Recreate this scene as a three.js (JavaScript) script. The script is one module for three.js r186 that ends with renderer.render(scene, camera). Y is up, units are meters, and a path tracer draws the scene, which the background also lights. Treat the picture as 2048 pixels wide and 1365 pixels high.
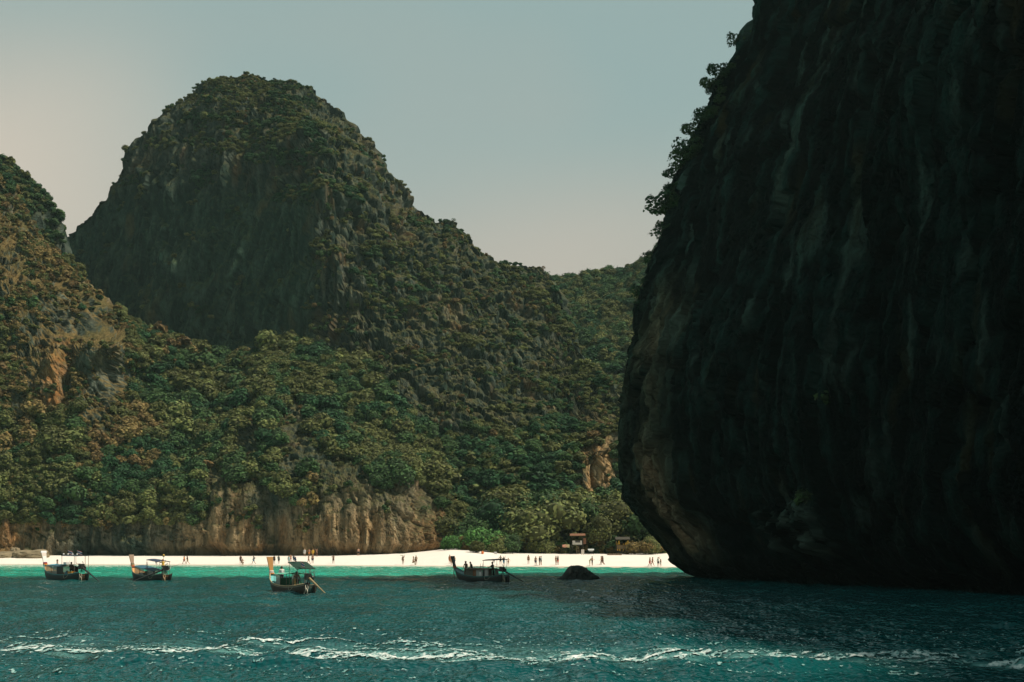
import * as THREE from 'three';
import { mergeGeometries, mergeVertices } from 'three/addons/utils/BufferGeometryUtils.js';
import { MarchingCubes } from 'three/addons/objects/MarchingCubes.js';

// ---------------------------------------------------------------- camera, sky, sun, exposure
const scene = new THREE.Scene();
const F = 2400, EYE = 4.4, HZ = 1086;                       // focal length in photo pixels, eye height in metres, row of the horizon
const camera = new THREE.PerspectiveCamera(2 * Math.atan(682.5 / F) * 180 / Math.PI, 2048 / 1365, 0.5, 6000);
camera.position.set(0, EYE, 0);
camera.lookAt(0, EYE, -100);
camera.setViewOffset(2048, 1365, 0, 682.5 - HZ, 2048, 1365); // a lens shifted up: the horizon lies low, uprights stay upright
const renderer = new THREE.WebGLRenderer({ antialias: true });
renderer.toneMapping = THREE.LinearToneMapping;
renderer.toneMappingExposure = 1.15;
renderer.shadowMap.enabled = true;

const SUN = new THREE.Vector3(0.53, 0.848, 0.035).normalize();
const sun = new THREE.DirectionalLight(new THREE.Color(1.0, 0.90, 0.74), 5);
sun.position.copy(SUN).multiplyScalar(400).add(new THREE.Vector3(0, 0, -220));
sun.target.position.set(0, 0, -220);
sun.castShadow = true;
sun.shadow.radius = 6; // a hazy sun
Object.assign(sun.shadow.camera, { left: -260, right: 260, top: 260, bottom: -260, near: 10, far: 900 });
sun.shadow.mapSize.set(4096, 4096);
scene.add(sun, sun.target);

scene.fog = new THREE.FogExp2(new THREE.Color(0.5, 0.74, 0.72), 0.00009); // thin sea air

// ---------------------------------------------------------------- noise
let seed0 = 12345;
function rng(seed) { let s = (seed * 2654435761) >>> 0; return () => { s = (s + 0x6d2b79f5) | 0; let t = Math.imul(s ^ (s >>> 15), 1 | s); t = (t + Math.imul(t ^ (t >>> 7), 61 | t)) ^ t; return ((t ^ (t >>> 14)) >>> 0) / 4294967296; }; }
const PERM = new Uint8Array(512), VAL = new Float32Array(256);
{ const r = rng(7), p = [...Array(256).keys()]; for (let i = 255; i > 0; i--) { const j = (r() * (i + 1)) | 0; [p[i], p[j]] = [p[j], p[i]]; } for (let i = 0; i < 512; i++) PERM[i] = p[i & 255]; for (let i = 0; i < 256; i++) VAL[i] = r() * 2 - 1; }
function noise(x, y, z) {
  const xi = Math.floor(x), yi = Math.floor(y), zi = Math.floor(z), fx = x - xi, fy = y - yi, fz = z - zi;
  const u = fx * fx * (3 - 2 * fx), v = fy * fy * (3 - 2 * fy), w = fz * fz * (3 - 2 * fz), X = xi & 255, Y = yi & 255, Z = zi & 255;
  const a = PERM[X], b = PERM[X + 1], aa = PERM[a + Y], ab = PERM[a + Y + 1], ba = PERM[b + Y], bb = PERM[b + Y + 1];
  const g = (h, k) => VAL[PERM[h + k]];
  const x00 = g(aa, Z) + u * (g(ba, Z) - g(aa, Z)), x10 = g(ab, Z) + u * (g(bb, Z) - g(ab, Z)), x01 = g(aa, Z + 1) + u * (g(ba, Z + 1) - g(aa, Z + 1)), x11 = g(ab, Z + 1) + u * (g(bb, Z + 1) - g(ab, Z + 1));
  const y0 = x00 + v * (x10 - x00), y1 = x01 + v * (x11 - x01);
  return y0 + w * (y1 - y0);
}
function fbm(x, y, z, n = 4) { let s = 0, a = 0.5; for (let i = 0; i < n; i++) { s += a * noise(x, y, z); x = x * 2.03 + 11.3; y = y * 2.03 + 5.7; z = z * 2.03 + 3.1; a *= 0.5; } return s; }
const ridged = (x, y, z, n = 3) => { let s = 0, a = 0.6; for (let i = 0; i < n; i++) { s += a * (1 - Math.abs(noise(x, y, z)) * 2); x = x * 2.1 + 7; y = y * 2.1 + 3; z = z * 2.1 + 9; a *= 0.5; } return s; };
// broken rock: cells with their own offset and tilt, cracks between them
const CRX = new Float32Array(256), CRY = new Float32Array(256), CRZ = new Float32Array(256); { const r = rng(4242); for (let i = 0; i < 256; i++) { CRX[i] = r(); CRY[i] = r(); CRZ[i] = r(); } }
const brokenOut = { h: 0, crack: 0, tone: 0 };
function broken(x, y, z) {
  const xi = Math.floor(x), yi = Math.floor(y), zi = Math.floor(z); let f1 = 9, f2 = 9, id = 0, bx = 0, by = 0, bz = 0;
  for (let a = -1; a <= 1; a++) for (let b = -1; b <= 1; b++) for (let c = -1; c <= 1; c++) {
    const k = PERM[PERM[PERM[(xi + a) & 255] + ((yi + b) & 255)] + ((zi + c) & 255)], dx = xi + a + CRX[k] - x, dy = yi + b + CRY[k] - y, dz = zi + c + CRZ[k] - z, d = dx * dx + dy * dy + dz * dz;
    if (d < f1) { f2 = f1; f1 = d; id = k; bx = dx; by = dy; bz = dz; } else if (d < f2) f2 = d;
  }
  const e = Math.sqrt(f2) - Math.sqrt(f1); brokenOut.crack = Math.exp(-e * 9); brokenOut.tone = CRY[(id * 7 + 3) & 255];
  brokenOut.h = (CRX[(id * 5 + 1) & 255] - 0.5) + 0.9 * (bx * (CRZ[id] - 0.5) + by * (CRX[id] - 0.3) + bz * (CRY[id] - 0.5)) * 2 - 0.55 * brokenOut.crack;
  return brokenOut.h;
}
const clamp = (x, a = 0, b = 1) => Math.min(b, Math.max(a, x)), lerp = (a, b, t) => a + (b - a) * t;
const sstep = (a, b, x) => { const t = clamp((x - a) / (b - a)); return t * t * (3 - 2 * t); };
const mix3 = (a, b, t) => [lerp(a[0], b[0], t), lerp(a[1], b[1], t), lerp(a[2], b[2], t)];
const blob = (x, y, cx, cy, rx, ry) => Math.exp(-(((x - cx) / rx) ** 2 + ((y - cy) / ry) ** 2));
function curve(points, x) { // piecewise linear through [x, y] pairs
  if (x <= points[0][0]) return points[0][1];
  for (let i = 1; i < points.length; i++) if (x <= points[i][0]) { const [a, b] = points[i - 1], [c, d] = points[i]; return b + (d - b) * (x - a) / (c - a); }
  return points[points.length - 1][1];
}
// surveying: a direction read off the photograph and a distance give a point of the place
const wx = (px, d) => (px - 1024) / F * d, wy = (py, d) => EYE + (HZ - py) / F * d;
const toPx = (x, y, z) => [1024 + F * x / -z, HZ - F * (y - EYE) / -z];

// ---------------------------------------------------------------- the sky
{
  const W = 512, HH = 256, data = new Float32Array(W * HH * 4);
  for (let j = 0; j < HH; j++) for (let i = 0; i < W; i++) {
    const el = ((j + 0.5) / HH - 0.5) * Math.PI, az = ((i + 0.5) / W - 0.5) * 2 * Math.PI, e = Math.max(0, el) * 180 / Math.PI;
    const x = Math.cos(el) * Math.cos(az), y = Math.sin(el), z = Math.cos(el) * Math.sin(az);
    let c = mix3([0.46, 0.425, 0.36], [0.285, 0.385, 0.378], sstep(8, 21, e));
    c = mix3(c, [0.06, 0.135, 0.14], sstep(20, 75, e));
    const cl = clamp(fbm(x * 2.2 + 3.3, y * 6 + 1, z * 2.2, 4) * 1.5 + 0.05) * (1 - sstep(25, 60, e));
    c = mix3(c, [0.45, 0.40, 0.345], cl * 0.5);
    const hx = 1024 + F * x / Math.max(0.05, -z), hy = e; // a soft warm cloud bank low in the left of the bay
    if (z < -0.2) c = mix3(c, [0.5, 0.455, 0.39], 0.55 * Math.exp(-(((hx - 1120) / 300) ** 2) - (((hy - 13.5 - 2 * noise(x * 6, y * 12, 5)) / 2.8) ** 2)));
    if (z < -0.2) c = mix3(c, [0.56, 0.505, 0.425], 0.95 * Math.exp(-(((hx + 60) / 420) ** 2) - (((hy - 16 + 2.5 * noise(x * 7, y * 9, 2)) / 4.5) ** 2)));
    const o = (j * W + i) * 4; data[o] = c[0] * 0.95; data[o + 1] = c[1] * 0.95; data[o + 2] = c[2] * 0.95; data[o + 3] = 1;
  }
  const t = new THREE.DataTexture(data, W, HH, THREE.RGBAFormat, THREE.FloatType);
  t.mapping = THREE.EquirectangularReflectionMapping; t.magFilter = THREE.LinearFilter; t.needsUpdate = true;
  scene.background = t; scene.environment = t;
}

// ---------------------------------------------------------------- helpers: names, labels
const used = new Map();
function numbered(name) { const n = used.get(name) ?? 0; used.set(name, n + 1); return n ? name + '_' + String(n).padStart(3, '0') : name; }
function tag(o, label, category, group, kind) { Object.assign(o.userData, { label }); if (category) o.userData.category = category; if (group) o.userData.group = group; if (kind) o.userData.kind = kind; return o; }
function top(o, name, label, category, group, kind) { o.name = numbered(name); tag(o, label, category, group, kind); scene.add(o); shadows(o); return o; }
function shadows(o) { o.traverse((m) => { if (m.isMesh) { m.castShadow = true; m.receiveShadow = true; } }); }
function part(parent, name, geo, material, label) { const m = new THREE.Mesh(geo, material); m.name = name; m.castShadow = m.receiveShadow = true; parent.add(m); if (label) m.userData.label = label; return m; }
const mats = new Map();
function mat(r, g, b, rough = 0.8, extra) { const k = [r, g, b, rough, JSON.stringify(extra ?? 0)].join(); if (!mats.has(k)) { const m = new THREE.MeshStandardMaterial({ roughness: rough, ...extra }); m.color.setRGB(r, g, b); mats.set(k, m); } return mats.get(k); }
const V = (x, y, z) => new THREE.Vector3(x, y, z);
function merge(list) { return mergeGeometries(list.map((g) => { const n = g.index ? g.toNonIndexed() : g.clone(); for (const k of Object.keys(n.attributes)) if (k !== 'position' && k !== 'normal') n.deleteAttribute(k); return n; })); }
function box(w, h, d, x = 0, y = 0, z = 0) { return new THREE.BoxGeometry(w, h, d).translate(x, y, z); }
function rod(a, b, r0, r1 = r0, seg = 7) { const d = b.clone().sub(a), g = new THREE.CylinderGeometry(r1, r0, d.length(), seg, 1).translate(0, d.length() / 2, 0); g.applyQuaternion(new THREE.Quaternion().setFromUnitVectors(V(0, 1, 0), d.normalize())); return g.translate(a.x, a.y, a.z); }
function tube(pts, r, n = 16, seg = 6) { return new THREE.TubeGeometry(new THREE.CatmullRomCurve3(pts), n, r, seg); }
function noiseTexture(size, f, repeat) { // a tiling grey texture from f(u, v) in 0..1
  const d = new Uint8Array(size * size * 4);
  for (let j = 0; j < size; j++) for (let i = 0; i < size; i++) { const v = clamp(f(i / size, j / size)) * 255, o = (j * size + i) * 4; d[o] = d[o + 1] = d[o + 2] = v; d[o + 3] = 255; }
  const t = new THREE.DataTexture(d, size, size); t.wrapS = t.wrapT = THREE.RepeatWrapping; t.magFilter = THREE.LinearFilter; t.needsUpdate = true; if (repeat) t.repeat.set(repeat, repeat); return t;
}
const wrapN = (u, v, k, s = 0, kv = k) => { // tiling noise of k by kv cells, blended from four copies
  const a = noise(u * k + s, v * kv + s, s), b = noise((u - 1) * k + s, v * kv + s, s), c = noise(u * k + s, (v - 1) * kv + s, s), d = noise((u - 1) * k + s, (v - 1) * kv + s, s);
  const su = sstep(0, 1, u), sv = sstep(0, 1, v); return lerp(lerp(a, b, su), lerp(c, d, su), sv);
};
// ---------------------------------------------------------------- rock material shared by the cliffs
const rockBump = noiseTexture(512, (u, v) => 0.5 + 0.4 * wrapN(u, v, 26, 3, 7) + 0.34 * wrapN(u, v, 60, 5, 20) + 0.22 * wrapN(u, v, 90, 8, 60));
const rockTone = noiseTexture(512, (u, v) => 0.7 + 0.3 * wrapN(u, v, 30, 13, 4) + 0.26 * wrapN(u, v, 75, 15, 14) + 0.2 * wrapN(u, v, 130, 18, 60));
const rockMat = new THREE.MeshPhysicalMaterial({ roughness: 1, specularIntensity: 0.15, vertexColors: true, bumpMap: rockBump, bumpScale: 0.4, map: rockTone });

// radial basis interpolation (linear kernel) of depth over the (x, y) plane
function surveyed(points) {
  const P = points.map(([px, py, d]) => [wx(px, d) , wy(py, d), d]), n = P.length, m = n + 3, A = [...Array(m)].map(() => new Float64Array(m + 1));
  for (let i = 0; i < n; i++) { for (let j = 0; j < n; j++) A[i][j] = Math.hypot(P[i][0] - P[j][0], P[i][1] - P[j][1]); A[i][n] = A[n][i] = 1; A[i][n + 1] = A[n + 1][i] = P[i][0]; A[i][n + 2] = A[n + 2][i] = P[i][1]; A[i][i] -= 0.0; A[i][m] = P[i][2]; }
  for (let c = 0; c < m; c++) { let b = c; for (let r = c + 1; r < m; r++) if (Math.abs(A[r][c]) > Math.abs(A[b][c])) b = r; [A[c], A[b]] = [A[b], A[c]]; for (let r = 0; r < m; r++) if (r !== c) { const f = A[r][c] / A[c][c]; if (f) for (let k = c; k <= m; k++) A[r][k] -= f * A[c][k]; } }
  const w = A.map((r, i) => r[m] / r[i]);
  return (x, y) => { let s = w[n] + w[n + 1] * x + w[n + 2] * y; for (let i = 0; i < n; i++) { const dx = x - P[i][0], dy = y - P[i][1]; s += w[i] * Math.sqrt(dx * dx + dy * dy); } return s; };
}
// a hill: seen face from the foot to the ridge, then over the ridge and down the far side
function makeHill({ ridge, inner, cols, rows, relief, color, foot = -1.5, back = 70 }) {
  const depth = surveyed([...ridge, ...inner]), top = ridge.map(([px, py, d]) => [wx(px, d), wy(py, d)]);
  const x0 = top[0][0], x1 = top[top.length - 1][0], far = 26, R = rows + far, pos = new Float32Array(cols * R * 3), pre = new Float32Array(cols * R * 3), uv = new Float32Array(cols * R * 2);
  for (let i = 0; i < cols; i++) {
    const x = lerp(x0, x1, i / (cols - 1)), t0 = curve(top, x) + 1.0 * fbm(x / 6, 3.7, 1, 3), zr = -depth(x, t0);
    for (let j = 0; j < R; j++) {
      let y, z;
      if (j < rows) { y = lerp(foot, t0, j / (rows - 1)); z = -depth(x, y); } else { const t = (j - rows + 1) / far; y = lerp(t0, foot, t ** 1.6); z = zr - back * t; }
      const o = (i * R + j) * 3; pre[o] = x; pre[o + 1] = y; pre[o + 2] = z;
    }
  }
  const at = (i, j) => (clamp(i, 0, cols - 1) * R + clamp(j, 0, R - 1)) * 3;
  for (let i = 0; i < cols; i++) for (let j = 0; j < R; j++) {
    const a = at(i + 1, j), b = at(i - 1, j), c = at(i, j + 1), d = at(i, j - 1), ux = pre[a] - pre[b], uy = pre[a + 1] - pre[b + 1], uz = pre[a + 2] - pre[b + 2], vx = pre[c] - pre[d], vy = pre[c + 1] - pre[d + 1], vz = pre[c + 2] - pre[d + 2];
    let nx = uy * vz - uz * vy, ny = uz * vx - ux * vz, nz = ux * vy - uy * vx; const l = Math.hypot(nx, ny, nz) || 1; nx /= l; ny /= l; nz /= l;
    const o = at(i, j), x = pre[o], y = pre[o + 1], z = pre[o + 2], [px, py] = toPx(x, y, z), h = relief(x, y, z, px, py, j < rows);
    pos[o] = x + nx * h; pos[o + 1] = y + ny * h * 0.6; pos[o + 2] = z + nz * h;
    const q = (i * R + j) * 2; uv[q] = x / 14; uv[q + 1] = (y - z * 0.5) / 14;
  }
  const index = []; for (let i = 0; i < cols - 1; i++) for (let j = 0; j < R - 1; j++) { const a = i * R + j, b = a + R; index.push(a, b, a + 1, b, b + 1, a + 1); }
  const g = new THREE.BufferGeometry();
  g.setAttribute('position', new THREE.BufferAttribute(pos, 3)); g.setAttribute('uv', new THREE.BufferAttribute(uv, 2)); g.setIndex(index); g.computeVertexNormals();
  const nor = g.attributes.normal.array, col = new Float32Array(cols * R * 3);
  for (let k = 0; k < cols * R; k++) { const o = k * 3, [px, py] = toPx(pos[o], pos[o + 1], pos[o + 2]), c = color(pos[o], pos[o + 1], pos[o + 2], px, py, nor[o + 1], nor[o]); col[o] = c[0]; col[o + 1] = c[1]; col[o + 2] = c[2]; }
  g.setAttribute('color', new THREE.BufferAttribute(col, 3));
  return { g, pos, nor, cols, rows, R };
}
const ribs = (x, y, z, s, k = 2.2) => { const w = k * fbm(x / 14, y / 20, z / 14, 3); return ridged(x / s + w, y / (s * 7) + w * 0.4, z / s, 3); };
const DARKROCK = [0.021, 0.04, 0.031], GREYROCK = [0.095, 0.115, 0.093], TANROCK = [0.34, 0.25, 0.14], RUST = [0.2, 0.105, 0.042], DRY = [0.105, 0.09, 0.04], MOSS = [0.06, 0.068, 0.027];
function rockColor(x, y, z, ny, warm, light) {
  const st = fbm(x / 2.2, y / 16, z / 2.2, 4), pt = fbm(x / 9 + 4, y / 14, z / 9, 3), f = fbm(x * 0.9, y * 0.4, z * 0.9, 3);
  let c = mix3(DARKROCK, GREYROCK, clamp(0.35 + light + st * 1.3 + f * 0.6));
  c = mix3(c, TANROCK, clamp(warm + pt * 0.9 + st * 0.5 - 0.15) * 0.85);
  c = mix3(c, RUST, clamp((fbm(x / 5 + 9, y / 11 + 2, z / 5, 3) + Math.max(0, warm - 0.55) * 0.5 + warm * 0.15 - 0.2) * 2.4) * 0.7);
  c = mix3(c, [c[0] * 1.5, c[1] * 1.42, c[2] * 1.3], clamp((fbm(x / 0.9 + 14, y / 9, z / 0.9, 3) - 0.05) * 3) * 0.8);
  c = mix3(c, DARKROCK, (0.85 - 0.35 * clamp(warm * 1.3)) * clamp((fbm(x / 1.3 + 4, y / 13, z / 1.3 + 8, 3) - 0.08) * 5));
  return mix3(c, mix3(MOSS, DRY, clamp(0.5 + f * 1.6)), sstep(0.3, 0.75, ny) * 0.9);
}
// ---------------------------------------------------------------- the front hill: left slope, wooded apron and the brown sea cliff behind the sand
const frontMask = (px, py) => { // how much bare rock shows
  let r = 0;
  r = Math.max(r, sstep(935, 985, py - 30 * Math.sin(px / 71) - 14 * Math.sin(px / 23) - 60 * fbm(px / 30, py / 60, 3, 2) - 55 * sstep(690, 800, px)) * sstep(330, 470, px) * (1 - sstep(900, 960, px)));
  r = Math.max(r, sstep(1040, 1062, py) * (1 - sstep(890, 930, px)));
  r = Math.max(r, 0.8 * blob(px, py, 500, 880, 40, 90), blob(px, py, 590, 890, 38, 110), 0.8 * blob(px, py, 650, 950, 50, 60));
  r = Math.max(r, blob(px, py, 200, 762, 60, 125) * 1.1, blob(px, py, 105, 715, 62, 140), blob(px, py, 20, 530, 60, 130) * 0.85, blob(px, py, 120, 580, 30, 60) * 0.6, blob(px, py, 105, 400, 30, 60) * 0.7);
  if (px < 340 && py < 860) r = Math.max(r, clamp(0.18 + 1.9 * fbm(px / 34, py / 42, 7, 3) + 0.2 * (1 - py / 860)) * (1 - sstep(250, 340, px)));
  return r;
};
const front = makeHill({
  cols: 470, rows: 300,
  ridge: [[-330, 150, 350], [-160, 240, 345], [-60, 308, 340], [0, 352, 336], [35, 392, 336], [70, 436, 337], [100, 468, 337], [122, 488, 336], [140, 515, 333], [165, 545, 330], [200, 595, 328], [250, 640, 328], [330, 690, 330], [420, 716, 332], [500, 708, 330], [570, 692, 328], [640, 700, 325], [700, 722, 322], [745, 750, 318], [795, 800, 312], [840, 860, 305], [880, 925, 298], [920, 990, 290], [960, 1050, 284], [1000, 1098, 280]],
  inner: [[-330, 1105, 262], [0, 1105, 262], [200, 1105, 264], [400, 1105, 264], [600, 1105, 264], [800, 1105, 264], [880, 1105, 270], [960, 1110, 280], [-330, 700, 290],
    [0, 1060, 263], [200, 1060, 264], [400, 1060, 262], [600, 1060, 263], [800, 1070, 265], [0, 1000, 266], [150, 1000, 269], [300, 1000, 270], [450, 1000, 264], [600, 1000, 264], [700, 1000, 265], [800, 1000, 268], [450, 955, 267], [600, 955, 267], [700, 955, 269], [800, 955, 274], [880, 1050, 273],
    [0, 850, 276], [80, 850, 278], [170, 850, 279], [240, 850, 285], [320, 850, 294], [450, 900, 283], [545, 910, 271], [620, 910, 275], [720, 920, 284], [820, 920, 291],
    [0, 700, 286], [90, 700, 288], [170, 690, 284], [215, 690, 286], [240, 740, 294], [300, 760, 308], [400, 800, 306], [545, 840, 285], [560, 790, 302], [660, 830, 300], [750, 830, 303], [0, 530, 300], [55, 545, 302], [110, 575, 301], [160, 620, 306], [230, 660, 318], [25, 445, 320], [65, 490, 316], [100, 510, 318]],
  relief: (x, y, z, px, py, face) => {
    const rock = face ? frontMask(px, py) : 0.3, under = (4.2 + 2.5 * fbm(x / 9, 2, 5, 2)) * (1 - sstep(1.2, 4.6 + 1.6 * fbm(x / 7, 1, 1, 2), y)) * (1 - sstep(900, 950, px)) * sstep(50, 200, px);
    const wall = face ? sstep(930, 1000, py) * (1 - sstep(880, 930, px)) : 0;
    return (3.0 - 1.9 * wall) * fbm(x / 14, y / 14, z / 14, 3) + wall * (1.5 * (ridged(x / 3.4 + 0.3 * fbm(x / 4, y / 6, 1, 2), y / 40, 3, 2) - 0.5) + 0.8 * (ridged(x / 1.2 + 0.3 * fbm(x / 2, y / 4, 1, 2), y / 22, 5, 2) - 0.5)) + (1 - sstep(930, 985, py)) * (5.5 * fbm(x / 26 + 3, y / 30, z / 30, 2) + 2.6 * (ridged(x / 15 + 0.5 * fbm(x / 9, y / 9, 2, 2), y / 50, z / 50, 2) - 0.5)) + (0.3 + 1.1 * rock) * (1 - 0.45 * wall) * (1.0 * broken(x / 2.0 + 0.4 * fbm(x / 5, y / 8, z / 5, 2), y / 13, z / 2.0) + 0.5 * broken(x / 0.8 + 7, y / 5, z / 0.8) + 0.35 * (ribs(x, y * 0.6, z, 1.3, 0.6) - 0.6)) + 0.5 * rock * (ribs(x, y, z, 2.6, 0.8) - 0.5) + 0.5 * fbm(x / 1.6, y / 4, z / 1.6, 3) - under - 2.5 * blob(px, py, 545, 1065, 16, 22) - 5 * blob(px, py, 132, 730, 14, 60);
  },
  color: (x, y, z, px, py, ny) => {
    const warm = 0.5 * blob(px, py, 230, 560, 120, 160) + 0.75 * sstep(900, 1040, py) * sstep(300, 480, px) + 0.3 * sstep(1000, 1060, py) + 1.0 * blob(px, py, 105, 780, 32, 90) + 0.35 * blob(px, py, 850, 1080, 80, 50) + 1.3 * blob(px, py, 15, 1065, 55, 60);
    let c = rockColor(x, y, z, ny, warm, 0.35 * blob(px, py, 215, 770, 40, 90) + 0.15 + 0.25 * (1 - sstep(150, 330, px)));
    c = mix3(c, mix3([0.17, 0.115, 0.045], [0.1, 0.09, 0.035], clamp(0.5 + fbm(x / 4, y / 4, z / 4, 3))), (1 - sstep(230, 400, px)) * sstep(0.28, 0.5, ny + 0.3 * fbm(x / 3, y / 3, z / 3, 3)) * (1 - sstep(880, 980, py)) * 0.9);
    c = mix3(c, [0.42, 0.19, 0.06], clamp(blob(px, py, 100, 790, 26, 70) + 0.9 * blob(px, py, 128, 720, 18, 50) + 0.7 * blob(px, py, 20, 1070, 40, 34)) * clamp(0.5 + 2 * fbm(x / 1.5, y / 3, z / 1.5, 3)) * 0.85);
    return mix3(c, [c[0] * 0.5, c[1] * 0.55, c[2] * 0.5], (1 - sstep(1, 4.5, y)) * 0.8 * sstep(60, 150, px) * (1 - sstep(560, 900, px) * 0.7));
  },
});
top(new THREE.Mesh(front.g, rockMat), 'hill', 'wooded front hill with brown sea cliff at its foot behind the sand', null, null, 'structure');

const knob = makeHill({
  cols: 120, rows: 70, back: 50,
  ridge: [[-260, 205, 376], [-60, 285, 372], [0, 324, 370], [40, 348, 369], [85, 386, 368], [110, 430, 367], [124, 466, 366], [136, 530, 364], [150, 620, 362]],
  inner: [[-260, 1100, 345], [0, 1100, 345], [150, 1100, 345], [0, 500, 352], [80, 500, 356], [40, 420, 358], [110, 500, 360], [-100, 400, 356]],
  relief: (x, y, z) => 2.5 * fbm(x / 12, y / 12, z / 12, 3) + 1.2 * broken(x / 2.6, y / 6, z / 2.6),
  color: (x, y, z, px, py, ny) => rockColor(x, y, z, ny, -0.1, 0),
});
top(new THREE.Mesh(knob.g, rockMat), 'knob_hill', 'small dark green rounded peak behind the upper edge of the left slope', null, null, 'structure');

// ---------------------------------------------------------------- the great domed mountain
const domeMask = (px0, py0) => { // bare rock
  const px = px0 + 60 * fbm(px0 / 60, py0 / 60, 4, 3), py = py0 + 70 * fbm(px0 / 50, py0 / 50, 9, 3);
  let r = 0.38 + 0.2 * sstep(620, 660, px) * (1 - sstep(1000, 1100, px));
  r = Math.max(r, 0.98 * sstep(330, 430, py + (px - 300) * -0.12) * (1 - sstep(610, 660, px)));
  r = Math.max(r, blob(px, py, 740, 660, 90, 110) * 0.8, blob(px, py, 930, 720, 60, 120) * 0.75, blob(px, py, 800, 420, 36, 60) * 0.8, blob(px, py, 620, 190, 70, 26) * 0.8, blob(px, py, 1075, 720, 40, 70) * 0.75, blob(px, py, 1195, 935, 36, 105), blob(px, py, 850, 780, 26, 90) * 0.8);
  r *= 1 - 0.9 * sstep(820, 900, py) * (1 - blob(px, py, 1195, 945, 40, 85));
  r *= 1 - 0.55 * blob(px, py, 410, 250, 150, 90);
  return r;
};
const dome = makeHill({
  cols: 600, rows: 400, back: 90,
  ridge: [[-40, 640, 432], [40, 560, 430], [100, 505, 428], [130, 475, 426], [170, 430, 424], [215, 372, 422], [260, 302, 420], [300, 264, 420], [340, 224, 420], [380, 197, 420], [410, 173, 420], [450, 153, 420], [490, 146, 420], [520, 150, 419], [550, 158, 417], [592, 168, 414], [628, 178, 411], [650, 196, 409], [674, 220, 407], [704, 252, 405], [734, 273, 404], [760, 300, 402], [776, 336, 400], [808, 378, 400], [832, 410, 400], [870, 428, 400], [905, 444, 400], [935, 465, 400], [965, 498, 400], [1000, 518, 398], [1040, 532, 396], [1060, 530, 394], [1085, 540, 390], [1105, 570, 382], [1130, 620, 372], [1165, 700, 354], [1190, 745, 342], [1225, 775, 334], [1262, 840, 326], [1290, 930, 320], [1340, 1000, 316], [1500, 1050, 312]],
  inner: [[-40, 1100, 400], [300, 1100, 350], [600, 1100, 320], [850, 1105, 290], [1000, 1105, 283], [1150, 1105, 284], [1300, 1105, 286], [1500, 1105, 290],
    [200, 640, 408], [300, 690, 385], [400, 700, 373], [500, 690, 362], [590, 680, 350], [640, 690, 336], [640, 800, 325], [760, 900, 305], [900, 1000, 292], [1050, 1000, 293], [1200, 1010, 296], [1200, 900, 299], [1250, 960, 312],
    [180, 520, 417], [300, 500, 397], [400, 520, 382], [500, 520, 369], [590, 520, 357], [640, 520, 345], [700, 560, 343], [700, 690, 332], [300, 380, 404], [420, 380, 391], [520, 380, 378], [600, 380, 366], [645, 380, 356], [420, 250, 404], [350, 300, 404], [500, 280, 392], [590, 260, 384], [650, 270, 378], [560, 200, 398], [480, 190, 406], [700, 330, 372],
    [740, 330, 382], [720, 440, 361], [780, 500, 357], [780, 420, 371], [800, 640, 340], [850, 560, 359], [880, 700, 334], [850, 830, 312], [950, 600, 357], [950, 500, 384], [960, 820, 317], [1030, 600, 366], [1040, 700, 345], [1050, 850, 315], [1120, 760, 337], [1140, 880, 312], [1180, 800, 326]],
  relief: (x, y, z, px, py, face) => {
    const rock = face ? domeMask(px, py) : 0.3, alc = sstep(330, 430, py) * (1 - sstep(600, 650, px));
    return 4.2 * fbm(x / 22, y / 22, z / 22, 3) + (1 - 0.7 * alc) * 3.4 * (ridged(x / 17 + 0.8 * fbm(x / 20, y / 20, 3, 2), y / 60, z / 40, 2) - 0.4) + (0.5 + 1.5 * rock) * (1 - 0.55 * alc) * (1.5 * broken(x / 3.4 + 0.4 * fbm(x / 6, y / 9, z / 6, 2), y / 17, z / 3.4) + 0.7 * broken(x / 1.4 + 5, y / 7, z / 1.4) + 0.6 * (ribs(x, y, z, 3.4, 0.8) - 0.5)) + (1 - 0.6 * alc) * 0.9 * fbm(x / 2.2, y / 6, z / 2.2, 3) + 1.1 * Math.sin(y * 0.42 + 5 * fbm(x / 17, y / 30, z / 17, 2)) * sstep(640, 720, px) * 0.7;
  },
  color: (x, y, z, px, py, ny) => {
    const warm = 0.5 * blob(px, py, 230, 560, 120, 160) + 0.75 * blob(px, py, 1195, 950, 45, 90) + 0.02 * sstep(640, 700, px), pale = 0.3 * blob(px, py, 430, 580, 120, 110) + 0.5 * blob(px, py, 487, 445, 26, 36) + 0.25 * blob(px, py, 800, 430, 30, 60);
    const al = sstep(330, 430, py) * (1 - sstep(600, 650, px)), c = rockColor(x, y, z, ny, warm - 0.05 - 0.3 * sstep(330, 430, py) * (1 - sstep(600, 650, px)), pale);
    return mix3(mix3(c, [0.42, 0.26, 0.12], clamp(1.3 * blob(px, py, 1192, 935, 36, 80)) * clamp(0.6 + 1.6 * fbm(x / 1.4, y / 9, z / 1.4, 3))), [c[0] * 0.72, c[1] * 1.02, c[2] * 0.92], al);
  },
});
top(new THREE.Mesh(dome.g, rockMat), 'mountain', 'tall domed limestone mountain with a shaded hollow on its left face', null, null, 'structure');

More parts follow.
